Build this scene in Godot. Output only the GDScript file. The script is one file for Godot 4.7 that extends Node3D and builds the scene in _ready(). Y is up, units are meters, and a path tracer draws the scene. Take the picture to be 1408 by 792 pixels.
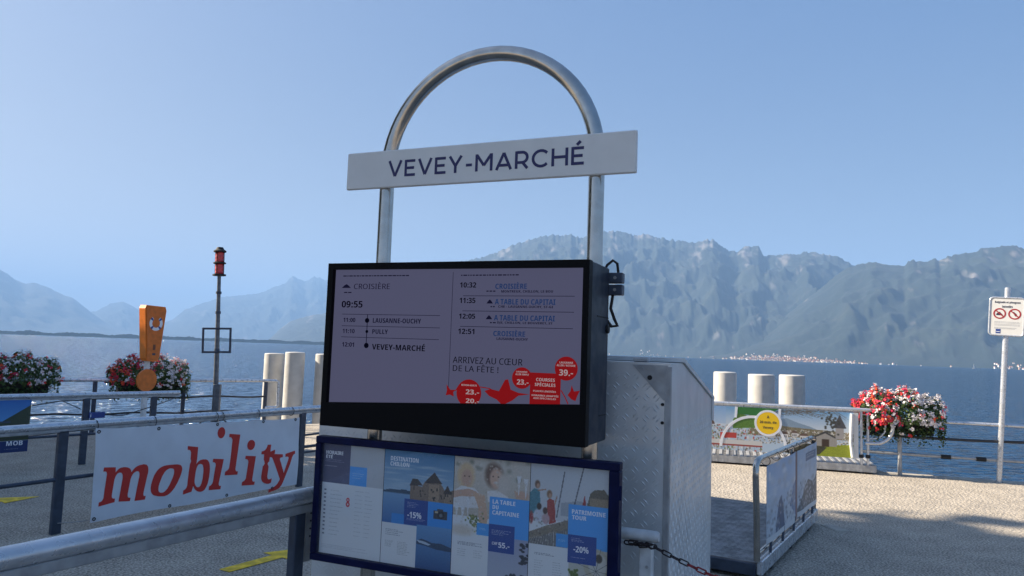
extends Node3D
# A lakeside landing stage on a hazy summer morning: name arch with departure screen, boarding rails, gangways, lake and mountains.

const EYE := Vector3(0, 1.8, 0)
const SUN_AZIMUTH := -78.0
const SUN_HEIGHT := 32.0
var rng := RandomNumberGenerator.new()
var M := {}
var taken := {}

# ---------------------------------------------------------------- mesh collecting
class MB:
	var v := PackedVector3Array()
	var n := PackedVector3Array()
	var uv := PackedVector2Array()
	var col := PackedColorArray()
	var xf := Transform3D()
	var tint := Color(1, 1, 1)
	var colored := false
	func tri(a: Vector3, b: Vector3, c: Vector3, na: Vector3, nb: Vector3, nc: Vector3, ua := Vector2.ZERO, ub := Vector2.ZERO, uc := Vector2.ZERO) -> void:
		var g := (c - a).cross(b - a)
		if g.dot(na + nb + nc) < 0:
			var t := b; b = c; c = t
			var tn := nb; nb = nc; nc = tn
			var tu := ub; ub = uc; uc = tu
		v.append(xf * a); v.append(xf * b); v.append(xf * c)
		n.append((xf.basis * na).normalized()); n.append((xf.basis * nb).normalized()); n.append((xf.basis * nc).normalized())
		uv.append(ua); uv.append(ub); uv.append(uc)
		if colored:
			col.append(tint); col.append(tint); col.append(tint)
	func quad(a: Vector3, b: Vector3, c: Vector3, d: Vector3, nn: Vector3) -> void:
		tri(a, b, c, nn, nn, nn, Vector2(0, 1), Vector2(1, 1), Vector2(1, 0))
		tri(a, c, d, nn, nn, nn, Vector2(0, 1), Vector2(1, 0), Vector2(0, 0))
	func box(c: Vector3, s: Vector3, b := 0.0, bs := Basis()) -> void:
		var keep := xf
		xf = xf * Transform3D(bs, c)
		var h := s * 0.5
		b = minf(b, minf(h.x, minf(h.y, h.z)) * 0.49)
		for i in 3:
			var j := (i + 1) % 3
			var k := (i + 2) % 3
			for si in [-1.0, 1.0]:
				var p := []
				for q in [[-1, -1], [1, -1], [1, 1], [-1, 1]]:
					var w := Vector3()
					w[i] = si * h[i]; w[j] = q[0] * (h[j] - b); w[k] = q[1] * (h[k] - b)
					p.append(w)
				var nn := Vector3()
				nn[i] = si
				quad(p[0], p[1], p[2], p[3], nn)
				if b <= 0.0: continue
				for sj in [-1.0, 1.0]:
					var e := []
					for sk in [-1.0, 1.0]:
						var w1 := Vector3(); w1[i] = si * h[i]; w1[j] = sj * (h[j] - b); w1[k] = sk * (h[k] - b)
						var w2 := Vector3(); w2[i] = si * (h[i] - b); w2[j] = sj * h[j]; w2[k] = sk * (h[k] - b)
						e.append(w1); e.append(w2)
					var en := Vector3(); en[i] = si; en[j] = sj
					quad(e[0], e[1], e[3], e[2], en.normalized())
		if b > 0.0:
			for sx in [-1.0, 1.0]:
				for sy in [-1.0, 1.0]:
					for sz in [-1.0, 1.0]:
						var sg := Vector3(sx, sy, sz)
						var a1 := Vector3(h.x, h.y - b, h.z - b) * sg
						var a2 := Vector3(h.x - b, h.y, h.z - b) * sg
						var a3 := Vector3(h.x - b, h.y - b, h.z) * sg
						var cn := sg.normalized()
						tri(a1, a2, a3, cn, cn, cn)
		xf = keep
	func tube(pts: Array, radius, segs := 12, closed := false, caps := true) -> void:
		var cnt := pts.size()
		var rings := []
		var norms := []
		var t0: Vector3 = (pts[1] - pts[0]).normalized()
		var side := t0.cross(Vector3.UP)
		if side.length() < 0.1: side = t0.cross(Vector3.RIGHT)
		side = side.normalized()
		for i in cnt:
			var a: Vector3 = pts[(i - 1 + cnt) % cnt] if closed else pts[maxi(i - 1, 0)]
			var c: Vector3 = pts[(i + 1) % cnt] if closed else pts[mini(i + 1, cnt - 1)]
			var t := (c - a).normalized()
			side = (side - t * side.dot(t)).normalized()
			var up := side.cross(t)
			var r: float = radius[i] if radius is Array else radius
			var ring := []
			var nr := []
			for k in segs:
				var w := TAU * k / segs
				var d := side * cos(w) + up * sin(w)
				ring.append(pts[i] + d * r); nr.append(d)
			rings.append(ring); norms.append(nr)
		for i in (cnt if closed else cnt - 1):
			var j := (i + 1) % cnt
			for k in segs:
				var l := (k + 1) % segs
				tri(rings[i][k], rings[i][l], rings[j][l], norms[i][k], norms[i][l], norms[j][l])
				tri(rings[i][k], rings[j][l], rings[j][k], norms[i][k], norms[j][l], norms[j][k])
		if caps and not closed:
			for e in [0, cnt - 1]:
				var dn: Vector3 = (pts[0] - pts[1]).normalized() if e == 0 else (pts[cnt - 1] - pts[cnt - 2]).normalized()
				for k in segs:
					tri(pts[e], rings[e][k], rings[e][(k + 1) % segs], dn, dn, dn)
	func prism(poly: PackedVector2Array, z0: float, z1: float) -> void:   # outline in x, y with front at z1
		var ix := Geometry2D.triangulate_polygon(poly)
		for i in range(0, ix.size(), 3):
			var a := poly[ix[i]]; var b := poly[ix[i + 1]]; var c := poly[ix[i + 2]]
			tri(Vector3(a.x, a.y, z1), Vector3(b.x, b.y, z1), Vector3(c.x, c.y, z1), Vector3.BACK, Vector3.BACK, Vector3.BACK)
			tri(Vector3(a.x, a.y, z0), Vector3(b.x, b.y, z0), Vector3(c.x, c.y, z0), Vector3.FORWARD, Vector3.FORWARD, Vector3.FORWARD)
		var ccw := not Geometry2D.is_polygon_clockwise(poly)
		for i in poly.size():
			var p := poly[i]; var q := poly[(i + 1) % poly.size()]
			var d := (q - p).normalized()
			var nn := Vector3(d.y, -d.x, 0) * (1.0 if ccw else -1.0)
			quad(Vector3(p.x, p.y, z0), Vector3(q.x, q.y, z0), Vector3(q.x, q.y, z1), Vector3(p.x, p.y, z1), nn)
	func lathe(profile: Array, segs := 24) -> void:   # Vector2(radius, height) pairs, bottom to top
		for i in profile.size() - 1:
			var p: Vector2 = profile[i]
			var q: Vector2 = profile[i + 1]
			var d := (q - p).normalized()
			for k in segs:
				var w0 := TAU * k / segs
				var w1 := TAU * (k + 1) / segs
				var c0 := Vector3(cos(w0), 0, sin(w0))
				var c1 := Vector3(cos(w1), 0, sin(w1))
				var n0 := c0 * d.y + Vector3.UP * -d.x
				var n1 := c1 * d.y + Vector3.UP * -d.x
				var a := c0 * p.x + Vector3.UP * p.y
				var b := c1 * p.x + Vector3.UP * p.y
				var c := c1 * q.x + Vector3.UP * q.y
				var e := c0 * q.x + Vector3.UP * q.y
				if p.x > 0.0001: tri(a, b, c, n0, n1, n1)
				if q.x > 0.0001: tri(a, c, e, n0, n1, n0)
	func mesh() -> ArrayMesh:
		var arr := []
		arr.resize(Mesh.ARRAY_MAX)
		arr[Mesh.ARRAY_VERTEX] = v
		arr[Mesh.ARRAY_NORMAL] = n
		arr[Mesh.ARRAY_TEX_UV] = uv
		if colored: arr[Mesh.ARRAY_COLOR] = col
		var m := ArrayMesh.new()
		m.add_surface_from_arrays(Mesh.PRIMITIVE_TRIANGLES, arr)
		return m

func numbered(called: String) -> String:
	if not taken.has(called):
		taken[called] = 0
		return called
	taken[called] += 1
	return "%s_%03d" % [called, taken[called]]

func thing(called: String, label: String, category: String, at := Vector3.ZERO, turn := 0.0, group := "") -> Node3D:
	var o := Node3D.new()
	o.name = numbered(called)
	add_child(o)
	o.position = at
	o.rotation_degrees.y = turn
	o.set_meta("label", label)
	o.set_meta("category", category)
	if group: o.set_meta("group", group)
	return o

func part(called: String, mesh: Mesh, m: Material, parent: Node, xf := Transform3D()) -> MeshInstance3D:
	var o := MeshInstance3D.new()
	o.name = called
	o.mesh = mesh
	o.material_override = m
	o.transform = xf
	parent.add_child(o, true)
	return o

func structure(called: String, mesh: Mesh, m: Material) -> MeshInstance3D:
	var o := part(numbered(called), mesh, m, self)
	o.set_meta("kind", "structure")
	return o

func bx(c: Vector3, s: Vector3, b := 0.0, bs := Basis()) -> ArrayMesh:
	var mb := MB.new()
	mb.box(c, s, b, bs)
	return mb.mesh()

func tb(pts: Array, r, segs := 12, closed := false) -> ArrayMesh:
	var mb := MB.new()
	mb.tube(pts, r, segs, closed)
	return mb.mesh()

func pr(pts: Array, z0: float, z1: float) -> ArrayMesh:
	var mb := MB.new()
	mb.prism(PackedVector2Array(pts), z0, z1)
	return mb.mesh()

func disc(c: Vector2, r: float, z0: float, z1: float, segs := 28) -> ArrayMesh:
	var p := []
	for k in segs: p.append(c + Vector2.from_angle(TAU * k / segs) * r)
	return pr(p, z0, z1)

func ringpoly(c: Vector2, r0: float, r1: float, a0: float, a1: float, segs := 20) -> Array:
	var p := []
	for k in segs + 1: p.append(c + Vector2.from_angle(lerpf(a0, a1, float(k) / segs)) * r1)
	for k in segs + 1: p.append(c + Vector2.from_angle(lerpf(a1, a0, float(k) / segs)) * r0)
	return p

func annulus(c: Vector2, r0: float, r1: float, z0: float, z1: float, segs := 40) -> ArrayMesh:
	var mb := MB.new()
	for k in segs:
		var a := Vector2.from_angle(TAU * k / segs)
		var b := Vector2.from_angle(TAU * (k + 1) / segs)
		var at := func(d: Vector2, r: float, z: float) -> Vector3: return Vector3(c.x + d.x * r, c.y + d.y * r, z)
		var out := Vector3(a.x + b.x, a.y + b.y, 0).normalized()
		mb.quad(at.call(a, r0, z1), at.call(b, r0, z1), at.call(b, r1, z1), at.call(a, r1, z1), Vector3.BACK)
		mb.quad(at.call(a, r1, z0), at.call(b, r1, z0), at.call(b, r1, z1), at.call(a, r1, z1), out)
		mb.quad(at.call(a, r0, z0), at.call(b, r0, z0), at.call(b, r0, z1), at.call(a, r0, z1), -out)
	return mb.mesh()

# ---------------------------------------------------------------- materials
func mat(lin: Color, rough := 0.6, metal := 0.0) -> StandardMaterial3D:
	var m := StandardMaterial3D.new()
	m.albedo_color = lin.linear_to_srgb()
	m.roughness = rough
	m.metallic = metal
	return m

func noise_tex(freq: float, octaves: int, c0: Color, c1: Color, seed_ := 1, size := 512, lo := 0.25, hi := 0.75, normal := false, strength := 4.0) -> NoiseTexture2D:
	var f := FastNoiseLite.new()
	f.noise_type = FastNoiseLite.TYPE_SIMPLEX_SMOOTH
	f.seed = seed_
	f.frequency = freq
	f.fractal_octaves = octaves
	var t := NoiseTexture2D.new()
	t.width = size
	t.height = size
	t.seamless = true
	t.noise = f
	if normal:
		t.as_normal_map = true
		t.bump_strength = strength
	else:
		var g := Gradient.new()
		g.offsets = PackedFloat32Array([lo, hi])
		g.colors = PackedColorArray([c0.linear_to_srgb(), c1.linear_to_srgb()])
		t.color_ramp = g
	return t

func triplanar(m: StandardMaterial3D, tile: float, world := true) -> void:
	m.uv1_triplanar = true
	m.uv1_world_triplanar = world
	m.uv1_scale = Vector3.ONE / tile

func worn(lin: Color, vary: float, rough: float, metal: float, tile: float, seed_: int) -> StandardMaterial3D:   # a surface with faint blotches and uneven gloss
	var m := mat(Color(1, 1, 1), rough, metal)
	m.albedo_texture = noise_tex(0.012, 5, lin * (1.0 - vary), lin * (1.0 + vary * 0.6), seed_, 256)
	m.roughness_texture = noise_tex(0.02, 4, Color(0.55, 0.55, 0.55), Color(1, 1, 1), seed_ + 7, 256)
	triplanar(m, tile, false)
	return m

func make_materials() -> void:
	# asphalt with pale aggregate: stone specks over worn patches
	rng.seed = 11
	var im := Image.create(1024, 1024, false, Image.FORMAT_RGB8)
	var f := FastNoiseLite.new()
	f.seed = 3; f.frequency = 0.006; f.fractal_octaves = 4
	var broad := f.get_seamless_image(1024, 1024)
	f.frequency = 0.13; f.seed = 5; f.fractal_octaves = 2
	var fine := f.get_seamless_image(1024, 1024)
	for y in 1024:
		for x in 1024:
			var b := broad.get_pixel(x, y).r
			var s := fine.get_pixel(x, y).r
			var k := 0.80 + 0.36 * b + 1.7 * (s - 0.5) + rng.randf_range(-0.2, 0.2)
			if rng.randf() < 0.06: k += rng.randf_range(0.2, 0.7)
			if rng.randf() < 0.03: k *= 0.55
			k = clampf(k, 0.12, 2.0)
			im.set_pixel(x, y, Color(0.33 * k, 0.292 * k, 0.240 * k).linear_to_srgb())
	var a := mat(Color(1, 1, 1), 0.93)
	a.albedo_texture = ImageTexture.create_from_image(im)
	a.heightmap_enabled = true
	a.heightmap_scale = 0.8
	a.heightmap_texture = noise_tex(0.11, 2, Color(0, 0, 0), Color(1, 1, 1), 5, 512)
	triplanar(a, 3.4)
	M.asphalt = a
	M.concrete = worn(Color(0.36, 0.33, 0.28), 0.2, 0.9, 0, 1.3, 21)
	M.yellow = worn(Color(0.78, 0.52, 0.02), 0.25, 0.8, 0, 0.35, 22)
	M.steel = worn(Color(0.46, 0.44, 0.41), 0.12, 0.26, 1.0, 0.4, 23)
	M.galvanised = worn(Color(0.36, 0.365, 0.37), 0.2, 0.6, 0.35, 0.5, 24)
	M.deck = worn(Color(0.17, 0.17, 0.175), 0.3, 0.6, 0.5, 0.7, 44)
	M.railmetal = worn(Color(0.56, 0.58, 0.61), 0.10, 0.32, 0.6, 0.6, 25)
	M.greypole = worn(Color(0.13, 0.14, 0.155), 0.2, 0.5, 0.4, 0.5, 45)
	M.darkpost = worn(Color(0.045, 0.06, 0.09), 0.2, 0.55, 0.2, 0.5, 26)
	M.sheet = worn(Color(0.60, 0.61, 0.61), 0.08, 0.42, 0.3, 0.9, 27)
	M.signwhite = worn(Color(0.62, 0.62, 0.6), 0.03, 0.45, 0, 0.8, 28)
	M.whitepaint = worn(Color(0.62, 0.63, 0.63), 0.14, 0.5, 0, 0.3, 29)
	M.navy = mat(Color(0.012, 0.012, 0.085), 0.5)
	M.caseblue = worn(Color(0.005, 0.008, 0.042), 0.2, 0.5, 0.0, 0.5, 30)
	M.black = mat(Color(0.004, 0.004, 0.005), 0.5)
	M.black.metallic_specular = 0.2
	M.blackmatte = mat(Color(0.012, 0.012, 0.013), 0.75)
	M.housing = worn(Color(0.028, 0.036, 0.052), 0.12, 0.45, 0.0, 0.6, 31)
	for q in [M.caseblue, M.housing]: q.metallic_specular = 0.22
	M.banner = worn(Color(0.66, 0.67, 0.7), 0.03, 0.55, 0, 0.9, 32)
	M.bannerred = mat(Color(0.55, 0.028, 0.02), 0.6)
	M.orange = worn(Color(0.78, 0.19, 0.012), 0.1, 0.42, 0, 0.4, 33)
	M.orangedark = worn(Color(0.66, 0.15, 0.010), 0.12, 0.5, 0, 0.4, 34)
	M.pile = worn(Color(0.50, 0.485, 0.45), 0.10, 0.6, 0, 0.9, 35)
	M.red = mat(Color(0.5, 0.012, 0.012), 0.4)
	M.lens = mat(Color(0.55, 0.012, 0.02), 0.12)
	M.lens.clearcoat_enabled = true
	M.chainred = worn(Color(0.22, 0.012, 0.012), 0.35, 0.5, 0.2, 0.1, 36)
	M.chaindark = worn(Color(0.03, 0.02, 0.02), 0.3, 0.6, 0.4, 0.1, 37)
	M.planter = worn(Color(0.022, 0.017, 0.014), 0.3, 0.8, 0, 0.5, 38)
	M.wire = mat(Color(0.05, 0.05, 0.055), 0.6, 0.5)
	M.rope = mat(Color(0.35, 0.34, 0.33), 0.9)
	M.leaf = mat(Color(1, 1, 1), 0.55)
	M.leaf.vertex_color_use_as_albedo = true
	M.leaf.backlight_enabled = true
	M.leaf.backlight = Color(0.35, 0.45, 0.15)
	M.treeleaf = mat(Color(1, 1, 1), 0.6)
	M.treeleaf.vertex_color_use_as_albedo = true
	M.petal = mat(Color(1, 1, 1), 0.7)
	M.petal.vertex_color_use_as_albedo = true
	M.petal.backlight_enabled = true
	M.petal.backlight = Color(0.5, 0.45, 0.45)
	M.bark = worn(Color(0.11, 0.085, 0.06), 0.4, 0.95, 0, 0.8, 39)
	M.textwhite = mat(Color(0.75, 0.76, 0.78), 0.6)
	M.textdark = mat(Color(0.012, 0.012, 0.035), 0.6)
	M.yellowprint = mat(Color(0.86, 0.54, 0.006), 0.5)
	M.greenprint = mat(Color(0.03, 0.16, 0.03), 0.5)
	M.redprint = mat(Color(0.30, 0.015, 0.018), 0.5)
	M.blueprint = mat(Color(0.02, 0.05, 0.22), 0.5)
	M.greyprint = mat(Color(0.3, 0.31, 0.34), 0.6)
	M.glass = mat(Color(1, 1, 1), 0.03)
	M.glass.albedo_color.a = 0.02
	M.glass.transparency = BaseMaterial3D.TRANSPARENCY_ALPHA
	# water: fine ripples over longer waves
	var w := mat(Color(0.004, 0.032, 0.090), 0.12)
	w.normal_enabled = true
	w.normal_texture = noise_tex(0.022, 4, Color.BLACK, Color.WHITE, 51, 1024, 0, 1, true, 14.0)
	w.normal_scale = 1.7
	triplanar(w, 17.0)
	w.uv1_scale = Vector3(1.0 / 34.0, 1.0 / 17.0, 1.0 / 15.0)   # wavelets run long across the view
	M.water = w
	w.metallic_specular = 0.5
	var h := mat(Color(1, 1, 1), 0.95)
	h.vertex_color_use_as_albedo = true
	M.hill = h

func glow(lin: Color, energy: float) -> StandardMaterial3D:   # lit screen pixels
	var m := mat(lin * 0.08, 0.6)
	m.metallic_specular = 0.12
	m.emission_enabled = true
	m.emission = lin.linear_to_srgb()
	m.emission_energy_multiplier = energy
	return m

# ---------------------------------------------------------------- lettering
var fonts := {}
func font(kind: String) -> SystemFont:
	if not fonts.has(kind):
		var f := SystemFont.new()
		f.font_names = PackedStringArray(["Droid Serif" if kind.begins_with("serif") else "Droid Sans"])
		f.font_weight = 700 if kind.ends_with("bold") else 400
		fonts[kind] = f
	return fonts[kind]

func letters(s: String, kind: String) -> TextMesh:
	var t := TextMesh.new()
	t.text = s
	t.font = font(kind)
	t.font_size = 48
	t.pixel_size = 0.01
	t.depth = 0.02
	t.curve_step = 1.0
	return t

func text(parent: Node, s: String, c: Vector2, size: Vector2, z: float, m: Material, kind := "sans", called := "lettering") -> MeshInstance3D:
	var t := letters(s, kind)
	var b := t.get_aabb()
	var sx := size.x / b.size.x
	var sy := size.y / b.size.y
	var sz := 0.05
	var o := part(called, t, m, parent)
	var mid := b.get_center()
	o.transform = Transform3D(Basis.from_scale(Vector3(sx, sy, sz)), Vector3(c.x - mid.x * sx, c.y - mid.y * sy, z - mid.z * sz))
	return o

# strokes of a round geometric capital, in units of its height: lists of points
func glyph(ch: String) -> Dictionary:
	var arc := func(c: Vector2, r: Vector2, a0: float, a1: float) -> Array:
		var p := []
		for k in 17: p.append(c + Vector2(cos(deg_to_rad(lerpf(a0, a1, k / 16.0))) * r.x, sin(deg_to_rad(lerpf(a0, a1, k / 16.0))) * r.y))
		return p
	var V := func(x, y) -> Vector2: return Vector2(x, y)
	match ch:
		"V": return {"w": 0.92, "s": [[V.call(0.07, 1), V.call(0.46, 0.05)], [V.call(0.85, 1), V.call(0.46, 0.05)]]}
		"E": return {"w": 0.70, "s": [[V.call(0.08, 0), V.call(0.08, 1)], [V.call(0.08, 0.925), V.call(0.68, 0.925)], [V.call(0.08, 0.5), V.call(0.62, 0.5)], [V.call(0.08, 0.075), V.call(0.69, 0.075)]]}
		"É": return {"w": 0.70, "s": glyph("E").s + [[V.call(0.30, 1.10), V.call(0.50, 1.30)]]}
		"Y": return {"w": 0.86, "s": [[V.call(0.07, 1), V.call(0.43, 0.42)], [V.call(0.79, 1), V.call(0.43, 0.42)], [V.call(0.43, 0), V.call(0.43, 0.46)]]}
		"-": return {"w": 0.46, "s": [[V.call(0.06, 0.41), V.call(0.42, 0.41)]]}
		"M": return {"w": 1.04, "s": [[V.call(0.08, 0), V.call(0.08, 1)], [V.call(0.96, 0), V.call(0.96, 1)], [V.call(0.10, 0.95), V.call(0.52, 0.33)], [V.call(0.94, 0.95), V.call(0.52, 0.33)]]}
		"A": return {"w": 0.98, "s": [[V.call(0.07, 0), V.call(0.49, 0.97)], [V.call(0.91, 0), V.call(0.49, 0.97)], [V.call(0.20, 0.26), V.call(0.78, 0.26)]]}
		"R": return {"w": 0.80, "s": [[V.call(0.08, 0), V.call(0.08, 1)], [V.call(0.08, 0.925), V.call(0.40, 0.925)] + arc.call(V.call(0.42, 0.635), V.call(0.28, 0.29), 90, -90) + [V.call(0.08, 0.345)], [V.call(0.44, 0.34), V.call(0.72, 0)]]}
		"C": return {"w": 0.94, "s": [arc.call(V.call(0.52, 0.5), V.call(0.45, 0.44), 42, 318)]}
		"H": return {"w": 0.92, "s": [[V.call(0.08, 0), V.call(0.08, 1)], [V.call(0.84, 0), V.call(0.84, 1)], [V.call(0.08, 0.5), V.call(0.84, 0.5)]]}
	return {"w": 0.5, "s": []}

func capitals(parent: Node, s: String, x0: float, y0: float, width: float, height: float, z: float, m: Material) -> void:
	var total := 0.0
	for ch in s: total += glyph(ch).w + 0.16
	total -= 0.16
	var sx := width / total
	var x := x0
	for ch in s:
		var g := glyph(ch)
		var mb := MB.new()
		var n := 0
		for st in g.s:
			var line := PackedVector2Array()
			for p in st: line.append(Vector2(x + p.x * sx, y0 + p.y * height))
			for poly in Geometry2D.offset_polyline(line, 0.082 * height, Geometry2D.JOIN_MITER, Geometry2D.END_BUTT):
				mb.prism(poly, z, z + 0.0012 + 0.0003 * n)
				n += 1
		part("letter", mb.mesh(), m, parent)
		x += (g.w + 0.16) * sx

# ---------------------------------------------------------------- print (posters)
class Print:
	var im: Image
	var w: int
	var h: int
	var r := RandomNumberGenerator.new()
	func _init(w_: int, h_: int, c: Color) -> void:
		w = w_; h = h_
		im = Image.create(w, h, false, Image.FORMAT_RGB8)
		im.fill(c.linear_to_srgb())
		r.seed = w_ * 7 + h_
	func put(x: int, y: int, c: Color, a := 1.0) -> void:
		if x >= 0 and y >= 0 and x < w and y < h:
			im.set_pixel(x, y, im.get_pixel(x, y).lerp(c.linear_to_srgb(), a))
	func rect(x0: float, y0: float, x1: float, y1: float, c: Color) -> void:
		im.fill_rect(Rect2i(int(x0 * w), int(y0 * h), int(ceil((x1 - x0) * w)), int(ceil((y1 - y0) * h))), c.linear_to_srgb())
	func fade(x0: float, y0: float, x1: float, y1: float, c0: Color, c1: Color, grain := 0.05) -> void:
		for y in range(int(y0 * h), mini(int(y1 * h), h)):
			var t := (float(y) / h - y0) / (y1 - y0)
			for x in range(int(x0 * w), mini(int(x1 * w), w)):
				put(x, y, c0.lerp(c1, t) * (1.0 + r.randf_range(-grain, grain)))
	func poly(pts: Array, c: Color, grain := 0.12) -> void:
		var p := PackedVector2Array()
		var lo := Vector2(9e9, 9e9)
		var hi := -lo
		for q in pts:
			var v := Vector2(q[0] * w, q[1] * h)
			p.append(v); lo = lo.min(v); hi = hi.max(v)
		for y in range(int(lo.y), int(hi.y) + 1):
			for x in range(int(lo.x), int(hi.x) + 1):
				if Geometry2D.is_point_in_polygon(Vector2(x + 0.5, y + 0.5), p):
					put(x, y, c * (1.0 + r.randf_range(-grain, grain)))
	func blob(cx: float, cy: float, rx: float, ry: float, c: Color, soft := 0.35, grain := 0.1) -> void:
		for y in range(int((cy - ry) * h) - 1, int((cy + ry) * h) + 2):
			for x in range(int((cx - rx) * w) - 1, int((cx + rx) * w) + 2):
				var d := Vector2((float(x) / w - cx) / rx, (float(y) / h - cy) / ry).length()
				if d < 1.0:
					put(x, y, c * (1.0 + r.randf_range(-grain, grain)), clampf((1.0 - d) / soft, 0, 1))
	func line(x0: float, y0: float, x1: float, y1: float, t: float, c: Color) -> void:
		var a := Vector2(x0 * w, y0 * h)
		var b := Vector2(x1 * w, y1 * h)
		var n := int(a.distance_to(b) * 2) + 1
		for k in n + 1:
			var q := a.lerp(b, float(k) / n)
			for yy in range(int(-t), int(t) + 1):
				for xx in range(int(-t), int(t) + 1):
					put(int(q.x) + xx, int(q.y) + yy, c, minf(1.0, t + 0.3))
	func soften(x0: float, y0: float, x1: float, y1: float) -> void:   # photographs have no hard edges
		var r4 := Rect2i(int(x0 * w), int(y0 * h), int((x1 - x0) * w), int((y1 - y0) * h))
		var g := im.get_region(r4)
		g.resize(r4.size.x * 2 / 5, r4.size.y * 2 / 5, Image.INTERPOLATE_BILINEAR)
		g.resize(r4.size.x, r4.size.y, Image.INTERPOLATE_CUBIC)
		im.blit_rect(g, Rect2i(Vector2i.ZERO, r4.size), r4.position)
	func rows(x0: float, x1: float, y0: float, y1: float, n: int, c: Color) -> void:   # lines of print too small to read
		for k in n:
			var y := int(lerpf(y0, y1, float(k) / n) * h)
			var x := int(x0 * w)
			var stop := int(lerpf(x0, x1, r.randf_range(0.6, 1.0)) * w)
			while x < stop:
				var l := r.randi_range(2, 7)
				for i in l:
					put(x + i, y, c, r.randf_range(0.6, 1.0))
					put(x + i, y + 1, c, r.randf_range(0.5, 0.9))
				x += l + r.randi_range(1, 3)
	func material(rough := 0.5) -> StandardMaterial3D:
		var m := StandardMaterial3D.new()
		m.albedo_texture = ImageTexture.create_from_image(im)
		m.roughness = rough
		m.texture_repeat = false
		return m

# ================================================================= scene
func _ready() -> void:
	var cam := Camera3D.new()
	cam.name = "camera"
	add_child(cam)
	cam.fov = 42.29
	cam.near = 0.05
	cam.far = 120000.0
	cam.position = EYE
	cam.rotation_order = EULER_ORDER_YXZ
	cam.rotation_degrees = Vector3(4.86, 0, 2.0)
	cam.current = true
	var env := Environment.new()
	env.background_mode = Environment.BG_SKY
	env.tonemap_mode = Environment.TONE_MAPPER_LINEAR
	env.tonemap_exposure = 3.3
	env.sdfgi_enabled = true
	env.ssao_enabled = true
	env.ssil_enabled = true
	var towards := Vector3(sin(deg_to_rad(SUN_AZIMUTH)) * cos(deg_to_rad(SUN_HEIGHT)), sin(deg_to_rad(SUN_HEIGHT)), -cos(deg_to_rad(SUN_AZIMUTH)) * cos(deg_to_rad(SUN_HEIGHT)))
	env.sky = Sky.new()
	env.sky.sky_material = make_sky(towards)
	env.fog_enabled = true
	env.fog_density = 0.000057
	env.fog_light_color = Color(0.59, 0.77, 1.0)
	var we := WorldEnvironment.new()
	we.name = "environment"
	we.environment = env
	add_child(we)
	var sun := DirectionalLight3D.new()
	sun.name = "sun"
	add_child(sun)
	sun.look_at_from_position(towards * 50.0, Vector3.ZERO)
	sun.light_energy = 1.6
	sun.light_color = Color(1.0, 0.94, 0.85)
	sun.light_angular_distance = 0.55
	sun.shadow_enabled = true
	make_materials()
	build_ground()
	build_mountains()
	build_trees()
	build_kiosk()
	build_cabinet()
	build_rails()
	build_gangways()
	build_waterside()
	build_planters()

func make_sky(towards: Vector3) -> PanoramaSkyMaterial:
	var w := 512
	var h := 256
	var im := Image.create(w, h, false, Image.FORMAT_RGBF)
	for y in h:
		var el := (0.5 - (y + 0.5) / h) * PI
		for x in w:
			var az := ((x + 0.5) / w) * TAU
			var d := Vector3(sin(az) * cos(el), sin(el), -cos(az) * cos(el))
			var up := absf(sin(el))
			var t := pow(1.0 - up, 4.0)
			var c := Color(0.020, 0.056, 0.138).lerp(Color(0.11, 0.14, 0.16), t)
			var ang := acos(clampf(d.dot(towards), -1, 1))
			c += Color(0.42, 0.41, 0.39) * exp(-ang / 0.46)
			# the haze along the horizon is brighter towards the sun
			c += Color(0.95, 0.74, 0.48) * pow(1.0 - up, 7.0) * exp(-ang / 0.62)
			im.set_pixel(x, y, c)
	var p := PanoramaSkyMaterial.new()
	p.panorama = ImageTexture.create_from_image(im)
	return p

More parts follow.
